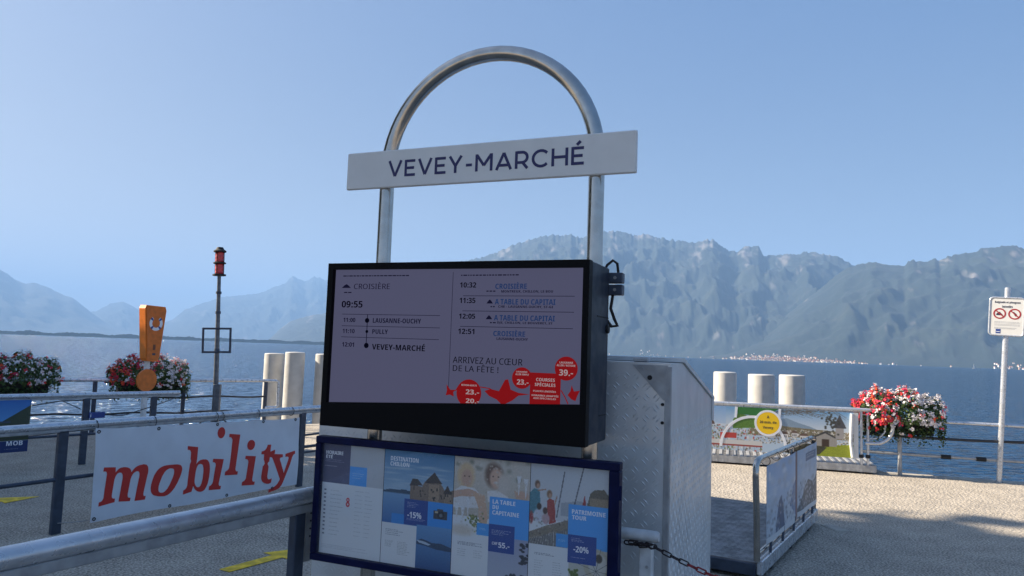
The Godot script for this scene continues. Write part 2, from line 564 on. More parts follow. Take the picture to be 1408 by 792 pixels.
# ---------------------------------------------------------------- ground and lake
func build_ground() -> void:
	var shore := [Vector2(-900, -420), Vector2(-60, -34), Vector2(-24, -20), Vector2(-11.0, -12.9), Vector2(-9.75, -12.9), Vector2(-4.9, -16.65), Vector2(-3.9, -17.42), Vector2(6.3, -13.05), Vector2(6.32, -12.68), Vector2(14.0, -10.35), Vector2(60, 14), Vector2(900, 300)]
	var land := shore.duplicate()
	land.append(Vector2(900, 1200)); land.append(Vector2(-900, 1200))
	var mb := MB.new()
	var poly := PackedVector2Array(land)
	var ix := Geometry2D.triangulate_polygon(poly)
	for i in range(0, ix.size(), 3):
		mb.tri(Vector3(poly[ix[i]].x, 0, poly[ix[i]].y), Vector3(poly[ix[i + 1]].x, 0, poly[ix[i + 1]].y), Vector3(poly[ix[i + 2]].x, 0, poly[ix[i + 2]].y), Vector3.UP, Vector3.UP, Vector3.UP)
	structure("ground", mb.mesh(), M.asphalt)
	# quay wall with a coping course
	mb = MB.new()
	for i in shore.size() - 1:
		var a: Vector2 = shore[i]
		var b: Vector2 = shore[i + 1]
		var d := (b - a).normalized()
		var nn := Vector3(d.y, 0, -d.x)
		mb.quad(Vector3(a.x, -3, a.y), Vector3(b.x, -3, b.y), Vector3(b.x, 0, b.y), Vector3(a.x, 0, a.y), nn)
	structure("quay_wall", mb.mesh(), M.concrete)
	mb = MB.new()
	for i in range(3, 9):
		var a: Vector2 = shore[i]
		var b: Vector2 = shore[i + 1]
		var d := (b - a)
		var l := d.length()
		d /= l
		var inw := Vector2(-d.y, d.x)
		var mid := (a + b) * 0.5 + inw * 0.10
		mb.box(Vector3(mid.x, -0.092, mid.y), Vector3(l - 0.012, 0.2, 0.26), 0.012, Basis(Vector3.UP, atan2(-d.y, d.x)))
	structure("quay_coping", mb.mesh(), M.concrete)
	mb = MB.new()
	mb.quad(Vector3(-42000, -1.3, 42000), Vector3(42000, -1.3, 42000), Vector3(42000, -1.3, -42000), Vector3(-42000, -1.3, -42000), Vector3.UP)
	structure("lake_water", mb.mesh(), M.water)
	# painted arrows
	var arrow := [Vector2(-0.40, -0.055), Vector2(0.08, -0.055), Vector2(0.08, -0.16), Vector2(0.42, 0.0), Vector2(0.08, 0.16), Vector2(0.08, 0.055), Vector2(-0.40, 0.055)]
	for a in [[Vector3(-1.95, 0.004, -6.40), 58.0, 1.1], [Vector3(-5.5, 0.004, -8.15), 48.0, 1.1]]:
		mb = MB.new()
		mb.xf = Transform3D(Basis(Vector3.RIGHT, -PI / 2).scaled(Vector3(a[2], 1, a[2])), Vector3.ZERO)
		mb.prism(PackedVector2Array(arrow), 0.0, 0.002)
		var o := structure("arrow_marking", mb.mesh(), M.yellow)
		o.position = a[0]
		o.rotation_degrees.y = a[1]
	# inspection cover
	var c := thing("inspection_cover", "small pale square inspection cover set in the paving", "cover", Vector3(3.62, 0, -8.3), 8)
	part("frame", bx(Vector3(0, 0.002, 0), Vector3(0.17, 0.008, 0.30), 0.003), M.concrete, c)
	part("lid", bx(Vector3(0, 0.006, 0), Vector3(0.13, 0.008, 0.25), 0.003), M.concrete, c)

# ---------------------------------------------------------------- mountains
func interp(pts: Array, a: float, k: int) -> float:
	if a <= pts[0][0]: return pts[0][k]
	for i in pts.size() - 1:
		if a <= pts[i + 1][0]:
			return lerpf(pts[i][k], pts[i + 1][k], (a - pts[i][0]) / (pts[i + 1][0] - pts[i][0]))
	return pts[-1][k]

func mountain(called: String, ridge: Array, far: Array, nx: int, nz: int, seed_: int, rockiness: float, steep := 1.15) -> void:
	# ridge: [azimuth in degrees, rise per metre of distance]; far: [azimuth, shore distance, ridge distance]
	var f := FastNoiseLite.new()
	f.seed = seed_; f.frequency = 1.0 / 2600.0; f.fractal_octaves = 5
	f.fractal_type = FastNoiseLite.FRACTAL_RIDGED
	var q := FastNoiseLite.new()
	q.seed = seed_ + 9; q.frequency = 1.0 / 700.0; q.fractal_octaves = 5
	var P := []
	var C := []
	var a0: float = ridge[0][0]
	var a1: float = ridge[-1][0]
	var front := int(nz * 0.78)
	for i in nx:
		var az := lerpf(a0, a1, float(i) / (nx - 1))
		var r0 := interp(far, az, 1)
		var r1 := interp(far, az, 2)
		var e := interp(ridge, az, 1)
		var jag := 0.022 * q.get_noise_2d(az * 1400.0, 77.0) + 0.012 * q.get_noise_2d(az * 5200.0, 177.0)
		var colp := []
		var colc := []
		var rad := deg_to_rad(az)
		for j in nz:
			var s := float(j) / front
			var r := lerpf(r0, r1, s)
			var x := sin(rad) * r
			var z := -cos(rad) * r
			var rise := e * r1 * (1.0 + jag * pow(minf(s, 1.0), 7.0))
			var h := 0.0
			if s <= 1.0:
				var bend := 900.0 * q.get_noise_2d(x * 0.25, z * 0.25)
				var wob := f.get_noise_2d(x * 1.6 + bend, z * 1.6)
				var spur := f.get_noise_2d(az * 330.0 + bend, 500.0 + s * 2600.0)
				var crag := q.get_noise_2d(x * 2.2, z * 2.2)
				h = rise * (pow(s, steep) + 4.0 * s * (1.0 - s) * (0.10 * wob + 0.12 * spur) + 0.045 * crag * minf(1.0, 5.0 * s) * (1.0 - 0.8 * s * s))
				h = minf(h, e * r * (0.96 + 0.04 * s * s + jag * pow(s, 7.0)))
				if j == 0: h = -20.0
			else:
				h = rise * (1.0 - (s - 1.0) * 2.2)
			h += 1.8 if s > 0.02 else 0.0
			colp.append(Vector3(x, h, z))
			var mix := 0.8 * q.get_noise_2d(az * 420.0, h * 1.1 + 300.0) + 0.5 * q.get_noise_2d(x * 5.0, h * 4.0) + 0.3 * q.get_noise_2d(x * 1.2, z * 1.2)
			var rock := clampf((mix - (0.50 - 0.55 * rockiness * clampf(s - 0.4, 0, 1))) * 4.0, 0, 1)
			var meadow := clampf((q.get_noise_2d(x * 0.8, z * 0.8 + 5000.0) - 0.12) * 5.0, 0, 1)
			var c := Color(0.010, 0.017, 0.014).lerp(Color(0.026, 0.034, 0.022), meadow * 0.5).lerp(Color(0.13, 0.12, 0.112), rock)
			colc.append(c)
		P.append(colp); C.append(colc)
	var st := SurfaceTool.new()
	st.begin(Mesh.PRIMITIVE_TRIANGLES)
	st.set_smooth_group(0)
	for i in nx:
		for j in nz:
			st.set_color(C[i][j])
			st.add_vertex(P[i][j])
	for i in nx - 1:
		for j in nz - 1:
			var a := i * nz + j
			var b := a + nz
			st.add_index(a); st.add_index(a + 1); st.add_index(b)
			st.add_index(b); st.add_index(a + 1); st.add_index(b + 1)
	st.generate_normals()
	structure(called, st.commit(), M.hill)

func build_mountains() -> void:
	mountain("mountain", [[-18.2, 0.001], [-17.88, 0.0044], [-17.18, 0.018], [-16.48, 0.0284], [-15.41, 0.0358], [-14.14, 0.0406], [-10.0, 0.07], [-6.0, 0.108], [-2.92, 0.1236], [-1.72, 0.1294], [0.05, 0.1444], [1.59, 0.1542], [3.07, 0.1604], [3.86, 0.1583], [4.48, 0.161], [5.07, 0.1558], [5.52, 0.159], [6.88, 0.1644], [7.6, 0.1675], [8.82, 0.1638], [9.43, 0.16], [9.87, 0.1624], [11.35, 0.1573], [12.81, 0.1525], [14.09, 0.1515], [14.52, 0.1553], [15.1, 0.1543], [15.68, 0.148], [16.24, 0.1399], [16.91, 0.1389], [17.29, 0.1455], [17.8, 0.1466], [18.39, 0.1453], [18.76, 0.1334], [19.83, 0.134], [21.27, 0.1362], [21.71, 0.1388], [22.68, 0.1349], [23.68, 0.1303], [24.48, 0.1234], [25.15, 0.115], [27.88, 0.105], [34.0, 0.09], [45.0, 0.08]],
		[[-18.2, 13500.0, 17000.0], [-10.0, 12000.0, 15000.0], [0.0, 9800.0, 13500.0], [20.0, 8200.0, 12500.0], [45.0, 8000.0, 12500.0]], 760, 96, 3, 1.0)
	mountain("mountain", [[14.5, 0.001], [16.23, 0.0107], [19.26, 0.0418], [22.19, 0.0856], [24.2, 0.116], [25.15, 0.1208], [25.95, 0.1238], [26.59, 0.1218], [27.26, 0.1189], [27.88, 0.1186], [28.15, 0.1246], [29.15, 0.1229], [29.73, 0.1264], [30.03, 0.1233], [30.51, 0.1286], [31.37, 0.1316], [31.84, 0.1313], [32.55, 0.1368], [33.48, 0.1384], [34.04, 0.138], [34.69, 0.1338], [38.0, 0.14], [45.0, 0.12], [60.0, 0.08], [75.0, 0.03]],
		[[14.5, 7600.0, 9600.0], [25.0, 6900.0, 9800.0], [75.0, 6500.0, 9800.0]], 520, 90, 14, 0.8)
	mountain("mountain", [[-27.0, 0.004], [-24.45, 0.0237], [-23.66, 0.0369], [-22.37, 0.0476], [-21.19, 0.0556], [-20.16, 0.058], [-18.78, 0.0627], [-17.9, 0.0701], [-17.0, 0.0777], [-16.52, 0.0872], [-15.93, 0.0839], [-15.46, 0.0811], [-15.03, 0.0882], [-14.28, 0.0856], [-11.0, 0.08], [-5.0, 0.05]],
		[[-27.0, 23000.0, 30000.0], [-5.0, 23000.0, 30000.0]], 200, 40, 25, 0.6)
	mountain("mountain", [[-75.0, 0.03], [-60.0, 0.09], [-50.0, 0.11], [-40.0, 0.10], [-34.63, 0.0713], [-33.85, 0.0617], [-33.24, 0.0563], [-32.82, 0.0585], [-32.04, 0.0551], [-31.24, 0.0478], [-30.43, 0.0429], [-29.58, 0.0306], [-28.72, 0.0199], [-27.87, 0.0112], [-26.5, 0.001]],
		[[-75.0, 18000.0, 26000.0], [-26.5, 22000.0, 28000.0]], 240, 40, 36, 0.3)
	mountain("mountain", [[-34.0, 0.01], [-29.11, 0.0298], [-28.31, 0.0401], [-27.51, 0.0427], [-26.63, 0.0349], [-25.55, 0.0237], [-22.0, 0.012]],
		[[-34.0, 26000.0, 32000.0], [-22.0, 26000.0, 32000.0]], 120, 30, 47, 0.2)
	# low wooded shore across the water
	var mb := MB.new()
	rng.seed = 77
	var top := []
	var n := 420
	for i in n:
		var az := lerpf(-60.0, -12.0, float(i) / (n - 1))
		top.append(26.0 + 7.0 * sin(i * 0.31) * sin(i * 0.071) + rng.randf_range(-3, 5))
	for i in n - 1:
		var q0 := deg_to_rad(lerpf(-60.0, -12.0, float(i) / (n - 1)))
		var q1 := deg_to_rad(lerpf(-60.0, -12.0, float(i + 1) / (n - 1)))
		var d0 := Vector3(sin(q0), 0, -cos(q0))
		var d1 := Vector3(sin(q1), 0, -cos(q1))
		var inw := (d0 + d1).normalized() * -1.0
		mb.quad(d0 * 7000 - Vector3(0, 4, 0), d1 * 7000 - Vector3(0, 4, 0), d1 * 7060 + Vector3(0, top[i + 1], 0), d0 * 7060 + Vector3(0, top[i], 0), (inw + Vector3(0, 0.8, 0)).normalized())
		mb.quad(d0 * 7060 + Vector3(0, top[i], 0), d1 * 7060 + Vector3(0, top[i + 1], 0), d1 * 7900 + Vector3(0, 3, 0), d0 * 7900 + Vector3(0, 3, 0), Vector3.UP)
	structure("wooded_shore", mb.mesh(), mat(Color(0.025, 0.04, 0.025), 0.95))
	# the pale villages along the far shore: hundreds of houses a pixel high
	var vb := MB.new()
	vb.colored = true
	for k in 620:
		var az := 0.0
		var rise := 0.0
		var pick := rng.randf()
		if pick < 0.62:
			az = rng.randfn(21.2, 2.0); rise = absf(rng.randfn(0.0, 0.0024)) * clampf(1.5 - absf(az - 20.5) * 0.25, 0.2, 1)
		elif pick < 0.70:
			az = rng.randf_range(5.0, 31.0); rise = absf(rng.randfn(0, 0.0008))
		elif pick < 0.74:
			az = rng.randfn(10.5, 0.6); rise = absf(rng.randfn(0, 0.003))
		elif pick < 0.9:
			az = rng.randfn(19.5, 1.2); rise = absf(rng.randfn(0.003, 0.0025))
		else:
			az = rng.randf_range(33.0, 36.0); rise = absf(rng.randfn(0, 0.003))
		if az < 3.0: continue
		var r := 6650.0 + rise * 30000.0 if az > 14.5 else 8600.0
		if az <= 18.0 and rise > 0.008: r = 7500.0
		var q := deg_to_rad(az)
		var s := rng.randf_range(5.0, 15.0)
		var hh := rng.randf_range(3.0, 8.0)
		var base := 1.8 + r * rise - 2.0
		var at := Vector3(sin(q) * r, base, -cos(q) * r)
		vb.xf = Transform3D(Basis(Vector3.UP, rng.randf_range(-0.6, 0.6)), at)
		vb.tint = [Color(0.72, 0.68, 0.6), Color(0.6, 0.5, 0.4), Color(0.75, 0.74, 0.72), Color(0.5, 0.36, 0.26)][rng.randi() % 4]
		vb.box(Vector3(0, hh * 0.5 - 2, 0), Vector3(s, hh + 4, s * 0.8))
		vb.tint = Color(0.25, 0.11, 0.07)
		vb.prism(PackedVector2Array([Vector2(-s * 0.55, hh), Vector2(s * 0.55, hh), Vector2(0, hh + s * 0.35)]), -s * 0.45, s * 0.45)
	var vill := part("village_houses", vb.mesh(), M.hill, self)
	vill.set_meta("kind", "stuff")
	vill.set_meta("label", "pale villages strung along the far lake shore below the mountains")
	vill.set_meta("category", "village")
	for b in [[31.85, 2700.0, 1.0, "small white sailing boat on the lake below the bathing sign"], [15.3, 4200.0, 1.1, "tiny white sailing boat far out, above the pale mooring piles"]]:
		var q := deg_to_rad(b[0])
		var t := thing("sailing_boat", b[3], "boat", Vector3(sin(q) * b[1], -1.3, -cos(q) * b[1]), 30, "sailing boats")
		t.scale = Vector3.ONE * b[2]
		var hb := MB.new()
		hb.prism(PackedVector2Array([Vector2(-5, 1.3), Vector2(-4.4, -0.3), Vector2(3.6, -0.3), Vector2(5.6, 1.5)]), -1.4, 1.4)
		part("hull", hb.mesh(), M.whitepaint, t)
		part("mast", tb([Vector3(0.8, 1, 0), Vector3(0.8, 15, 0)], 0.09, 8), M.galvanised, t)
		part("sail", pr([Vector2(0.6, 2.2), Vector2(-4.4, 2.2), Vector2(-2.5, 7.0), Vector2(0.6, 14.6)], -0.05, 0.05), M.whitepaint, t)
		part("sail", pr([Vector2(1.1, 2.0), Vector2(5.2, 2.0), Vector2(1.1, 12.0)], -0.05, 0.05), M.whitepaint, t)

# ---------------------------------------------------------------- trees outside the frame that shade the quay
func build_trees() -> void:
	rng.seed = 5
	# x, z, height, crown radius, crown centre, crown half height, label
	var spots := [[-19.5, -9.6, 17.5, 4.2, 10.8, 6.5, "beside the shaded quay, tallest one nearest the lake"], [-19.0, -3.6, 18.0, 4.6, 11.0, 6.7, "farther from the lake in the row beside the quay"], [-17.2, -13.2, 7.8, 2.8, 4.9, 2.3, "of low growth beside the fence at the lake"]]
	for s in spots:
		var t := thing("plane_tree", "tall leafy plane tree " + s[6], "tree", Vector3(s[0], 0, s[1]), rng.randf() * 360, "plane trees shading the quay")
		var H: float = s[2]
		var R: float = s[3]
		var tr := MB.new()
		tr.tube([Vector3(0, -0.1, 0), Vector3(0.05, H * 0.2, 0), Vector3(-0.1, H * 0.42, 0.1), Vector3(0, H * 0.85, 0)], [0.34, 0.27, 0.2, 0.05], 12)
		for k in 9:
			var w := TAU * k / 9.0 + rng.randf()
			var y0: float = s[4] + s[5] * rng.randf_range(-1.0, 0.1)
			var e := Vector3(cos(w) * R * 0.75, y0 + rng.randf_range(1.2, 3.2), sin(w) * R * 0.75)
			tr.tube([Vector3(0, y0, 0), Vector3(e.x * 0.5, y0 + (e.y - y0) * 0.4, e.z * 0.5), e], [0.12, 0.08, 0.025], 7)
		part("trunk", tr.mesh(), M.bark, t)
		var cr := MB.new()
		cr.colored = true
		var clump_count := 0
		while clump_count < 820:
			var d := Vector3(rng.randf_range(-1, 1), rng.randf_range(-1, 1), rng.randf_range(-1, 1))
			if d.length() > 1.0 or d.length() < 0.25: continue
			if sin(d.x * 5.0 + s[0]) * sin(d.y * 6.0) * sin(d.z * 5.0 + s[1]) > 0.5: continue
			clump_count += 1
			var c := Vector3(d.x * R, s[4] + d.y * s[5], d.z * R)
			for i in 20:
				var p := c + Vector3(rng.randfn(), rng.randfn() * 0.7, rng.randfn()) * 0.68
				var ax := Vector3(rng.randfn(), rng.randfn(), rng.randfn()).normalized() * rng.randf_range(0.33, 0.52)
				var sd := ax.cross(Vector3(rng.randfn(), rng.randfn(), rng.randfn())).normalized() * rng.randf_range(0.28, 0.44)
				var nn := ax.cross(sd).normalized()
				cr.tint = Color(0.045, 0.085, 0.022) * rng.randf_range(0.7, 1.3)
				cr.tri(p - ax, p + sd, p - sd, nn, nn, nn)
				cr.tri(p + ax, p + sd, p - sd, nn, nn, nn)
		part("crown", cr.mesh(), M.treeleaf, t)

# ---------------------------------------------------------------- the name arch, screen and posters
const KIOSK := Vector3(0.342, 0, -3.37)
const KIOSK_TURN := -22.7

func build_kiosk() -> void:
	var arch := thing("tube_arch", "tall stainless steel tube arch carrying the white station sign and screen", "arch", KIOSK, KIOSK_TURN)
	var pts := [Vector3(-1.231, 0, -0.22), Vector3(-1.231, 1.4, -0.22), Vector3(-1.231, 2.6, -0.22)]
	for k in 33:
		var w := PI - PI * k / 32.0
		pts.append(Vector3(-0.633 + 0.598 * cos(w), 2.762 + 0.598 * sin(w), -0.22))
	pts.append_array([Vector3(-0.035, 2.6, -0.22), Vector3(-0.035, 1.4, -0.22), Vector3(-0.035, 0, -0.22)])
	part("tube", tb(pts, 0.0395, 24), M.steel, arch)
	for x in [-1.231, -0.035]:
		part("foot_plate", bx(Vector3(x, 0.006, -0.22), Vector3(0.18, 0.012, 0.18), 0.003), M.steel, arch)

	var sign_ := thing("station_sign", "long white station name board with dark blue capitals on the steel arch", "sign", KIOSK, KIOSK_TURN)
	part("board", bx(Vector3(-0.641, 2.764, -0.172), Vector3(1.634, 0.206, 0.024), 0.005), M.signwhite, sign_)
	capitals(sign_, "VEVEY-MARCHÉ", -1.190, 2.716, 1.108, 0.090, -0.1601, M.navy)
	for x in [-1.231, -0.035]:
		part("clamp", bx(Vector3(x, 2.764, -0.224), Vector3(0.1, 0.05, 0.084), 0.004), M.steel, sign_)

	build_screen()
	build_posters()

func build_screen() -> void:
	var s := thing("departure_screen", "large black departure display with lit timetable in a dark blue housing", "screen", KIOSK, KIOSK_TURN)
	var x0 := -1.428
	var x1 := 0.008
	var y0 := 1.383
	var y1 := 2.230
	# housing round the arch tubes: a shell set behind the bezel
	part("housing", bx(Vector3((x0 + x1) / 2, (y0 + y1) / 2, -0.20), Vector3(x1 - x0 - 0.002, y1 - y0 - 0.002, 0.30), 0.006), M.housing, s)
	var bz := MB.new()
	bz.prism(PackedVector2Array([Vector2(x0, y0), Vector2(x1, y0), Vector2(x1, 1.573), Vector2(x0, 1.502)]), -0.05, 0.0)
	bz.prism(PackedVector2Array([Vector2(x0, 2.198), Vector2(x1, 2.194), Vector2(x1, y1), Vector2(x0, y1)]), -0.05, 0.0)
	bz.prism(PackedVector2Array([Vector2(x0, 1.502), Vector2(-1.396, 1.5035), Vector2(-1.396, 2.198), Vector2(x0, 2.198)]), -0.05, -0.0004)
	bz.prism(PackedVector2Array([Vector2(-0.022, 1.572), Vector2(x1, 1.573), Vector2(x1, 2.194), Vector2(-0.022, 2.194)]), -0.05, -0.0004)
	part("bezel", bz.mesh(), M.black, s)
	part("display", bx(Vector3(-0.709, 1.85, -0.036), Vector3(1.40, 0.72, 0.02)), glow(Color(0.115, 0.118, 0.205), 0.19), s)
	var z := -0.0258
	var dark := mat(Color(0.004, 0.004, 0.014), 0.7)
	dark.metallic_specular = 0.1
	var blue := glow(Color(0.02, 0.06, 0.20), 0.15)
	var dim := glow(Color(0.02, 0.02, 0.075), 0.08)
	var red := glow(Color(0.36, 0.010, 0.014), 0.16)
	var white := glow(Color(0.42, 0.34, 0.36), 0.22)
	for r in [["CROISIÈRE", -1.169, 2.114, 0.218, 0.036, "sans", dim], ["09:55", -1.284, 2.016, 0.129, 0.035, "sansbold", dark], ["11:00", -1.296, 1.934, 0.074, 0.022, "sansbold", dim], ["LAUSANNE-OUCHY", -1.010, 1.934, 0.283, 0.024, "sansbold", dim], ["11:10", -1.297, 1.876, 0.074, 0.022, "sansbold", dim], ["PULLY", -1.105, 1.877, 0.093, 0.023, "sansbold", dim], ["12:01", -1.296, 1.806, 0.074, 0.023, "sansbold", dim], ["VEVEY-MARCHÉ", -0.994, 1.803, 0.309, 0.036, "sansbold", dark],
		["10:32", -0.615, 2.116, 0.088, 0.026, "sansbold", dark], ["11:35", -0.615, 2.040, 0.086, 0.026, "sansbold", dark], ["12:05", -0.614, 1.963, 0.088, 0.025, "sansbold", dark], ["12:51", -0.615, 1.889, 0.088, 0.026, "sansbold", dark],
		["CROISIÈRE", -0.387, 2.113, 0.163, 0.032, "sansbold", blue], ["A TABLE DU CAPITAI", -0.314, 2.035, 0.308, 0.026, "sansbold", blue], ["A TABLE DU CAPITAI", -0.315, 1.958, 0.309, 0.026, "sansbold", blue], ["CROISIÈRE", -0.388, 1.886, 0.164, 0.032, "sansbold", blue],
		["MONTREUX, CHILLON, LE BOU", -0.305, 2.084, 0.263, 0.013, "sansbold", dim], ["CHE - LAUSANNE-OUCHY, ST-GI", -0.310, 2.011, 0.278, 0.013, "sansbold", dim], ["DJE, CHILLON, LE BOUVERET, ST", -0.312, 1.934, 0.280, 0.013, "sansbold", dim], ["LAUSANNE-OUCHY", -0.372, 1.858, 0.160, 0.012, "sansbold", dim],
		["ARRIVEZ AU CŒUR", -0.498, 1.750, 0.367, 0.030, "sans", dark], ["DE LA FÊTE !", -0.558, 1.713, 0.243, 0.036, "sans", dark]]:
		text(s, r[0], Vector2(r[1], r[2]), Vector2(r[3], r[4]), z, r[6], r[5])
	# rules, stops and the small boat marks
	for l in [[-1.053, 1.964, 0.58], [-1.051, 1.903, 0.58], [-1.052, 1.845, 0.577], [-0.353, 2.063, 0.572], [-0.354, 1.989, 0.572], [-0.36, 1.913, 0.576]]:
		part("rule", bx(Vector3(l[0], l[1], z), Vector3(l[2], 0.0025, 0.001)), dim, s)
	part("rule", bx(Vector3(-0.699, 1.88, z), Vector3(0.002, 0.6, 0.001)), dim, s)
	part("rule", bx(Vector3(-1.185, 1.884, z), Vector3(0.004, 0.16, 0.001)), dim, s)
	for d in [[-1.186, 1.933, 0.0125], [-1.184, 1.876, 0.008], [-1.183, 1.804, 0.0135]]:
		part("stop_dot", disc(Vector2(d[0], d[1]), d[2], z, z + 0.002), dark, s)
	for d in [[-1.325, 2.110, 0.028], [-0.495, 2.034, 0.017], [-0.496, 1.958, 0.017]]:
		part("boat_mark", pr([Vector2(d[0] - d[2], d[1] - 0.008), Vector2(d[0] + d[2], d[1] - 0.008), Vector2(d[0] + d[2] * 0.5, d[1] + 0.004), Vector2(d[0], d[1] + 0.012), Vector2(d[0] - d[2] * 0.5, d[1] + 0.004)], z, z + 0.001), dim, s)
	var small := MB.new()
	rng.seed = 9
	for l in [[-1.348, -0.965, 2.165], [-0.655, -0.345, 2.164], [-0.515, -0.47, 2.086], [-0.49, -0.465, 2.011], [-0.49, -0.465, 1.934], [-1.338, -1.308, 2.078]]:
		var x: float = l[0]
		while x < l[1]:
			var w := rng.randf_range(0.006, 0.022)
			small.box(Vector3(x + w / 2, l[2], z), Vector3(w, 0.0055, 0.001))
			x += w + 0.005
	part("small_print", small.mesh(), dim, s).set_meta("kind", "stuff")
	# red advertisement along the lower edge, its lower parts hidden by the bezel
	part("price_disc", disc(Vector2(-0.588, 1.592), 0.066, z, z + 0.001), red, s)
	part("price_disc", disc(Vector2(-0.315, 1.677), 0.050, z, z + 0.0013), red, s)
	part("price_panel", bx(Vector3(-0.198, 1.632, z), Vector3(0.150, 0.146, 0.0018)), red, s)
	part("price_disc", disc(Vector2(-0.098, 1.730), 0.055, z, z + 0.0016), red, s)
	for r in [["23.-", -0.568, 1.598, 0.071, 0.024], ["20.-", -0.566, 1.556, 0.071, 0.022], ["23.-", -0.310, 1.658, 0.059, 0.025], ["39.-", -0.098, 1.711, 0.067, 0.029], ["COURSES", -0.197, 1.674, 0.092, 0.015], ["SPÉCIALES", -0.198, 1.653, 0.101, 0.019], ["PLACES LIMITÉES", -0.200, 1.622, 0.111, 0.010], ["HORAIRES ADAPTÉS", -0.197, 1.602, 0.131, 0.010], ["AUX SPECTACLES", -0.199, 1.588, 0.111, 0.008], ["RETOUR ADULTE", -0.587, 1.630, 0.082, 0.008], ["LAUSANNE", -0.316, 1.706, 0.056, 0.007], ["ALLER SIMPLE", -0.314, 1.694, 0.067, 0.008], ["LAUSANNE", -0.098, 1.757, 0.065, 0.009], ["ALLER / RETOUR", -0.099, 1.744, 0.09, 0.009]]:
		text(s, r[0], Vector2(r[1], r[2]), Vector2(r[3], r[4]), z + 0.0022, white, "sansbold")
	part("bird_shape", pr([Vector2(-0.505, 1.607), Vector2(-0.475, 1.618), Vector2(-0.43, 1.61), Vector2(-0.40, 1.665), Vector2(-0.385, 1.668), Vector2(-0.37, 1.62), Vector2(-0.33, 1.607), Vector2(-0.275, 1.603), Vector2(-0.33, 1.594), Vector2(-0.36, 1.570), Vector2(-0.41, 1.545), Vector2(-0.44, 1.57), Vector2(-0.48, 1.585)], z, z + 0.001), red, s)
	part("butterfly_shape", pr([Vector2(-0.712, 1.575), Vector2(-0.69, 1.58), Vector2(-0.668, 1.572), Vector2(-0.672, 1.592), Vector2(-0.66, 1.604), Vector2(-0.688, 1.603), Vector2(-0.71, 1.628), Vector2(-0.706, 1.60)], z, z + 0.001), red, s)
	part("butterfly_shape", pr([Vector2(-0.088, 1.61), Vector2(-0.075, 1.628), Vector2(-0.07, 1.655), Vector2(-0.058, 1.628), Vector2(-0.03, 1.633), Vector2(-0.042, 1.608), Vector2(-0.05, 1.585), Vector2(-0.07, 1.592)], z, z + 0.001), red, s)
	for v in [[Vector3(-0.66, 1.60, z), Vector3(-0.64, 1.63, z), Vector3(-0.62, 1.615, z)], [Vector3(-0.53, 1.625, z), Vector3(-0.48, 1.62, z), Vector3(-0.44, 1.60, z)], [Vector3(-0.12, 1.63, z), Vector3(-0.10, 1.60, z), Vector3(-0.085, 1.57, z)]]:
		part("tendril", tb(v, 0.0025, 6), red, s)
	# seam, lock and the connectors at the back edge
	part("seam", bx(Vector3(x1 + 0.0005, 1.98, -0.245), Vector3(0.003, 0.004, 0.20)), M.blackmatte, s)
	part("seam", bx(Vector3(x1 + 0.0005, 1.51, -0.28), Vector3(0.003, 0.004, 0.13)), M.blackmatte, s)
	var lock := MB.new()
	lock.tube([Vector3(x1 - 0.01, 1.925, -0.315), Vector3(x1 + 0.012, 1.925, -0.315)], 0.021, 16)
	part("lock", lock.mesh(), M.blackmatte, s)
	for y in [2.182, 2.122]:
		var j := part("connector", bx(Vector3(0.03, y, -0.375), Vector3(0.085, 0.052, 0.05), 0.004), M.darkpost, s)
		var sc := MB.new()
		sc.tube([Vector3(0.035, y, -0.352), Vector3(0.035, y, -0.345)], 0.008, 10)
		part("screw", sc.mesh(), M.galvanised, j)
	part("cable", tb([Vector3(-0.02, 2.20, -0.33), Vector3(-0.005, 2.245, -0.345), Vector3(0.02, 2.27, -0.36), Vector3(0.04, 2.255, -0.37), Vector3(0.045, 2.21, -0.375)], 0.007, 8), M.blackmatte, s)
	part("cable", tb([Vector3(0.02, 2.10, -0.375), Vector3(0.01, 2.03, -0.375), Vector3(0.03, 1.975, -0.38), Vector3(0.045, 1.945, -0.38), Vector3(0.02, 1.94, -0.36), Vector3(0.0, 1.97, -0.345)], 0.008, 8), M.blackmatte, s)

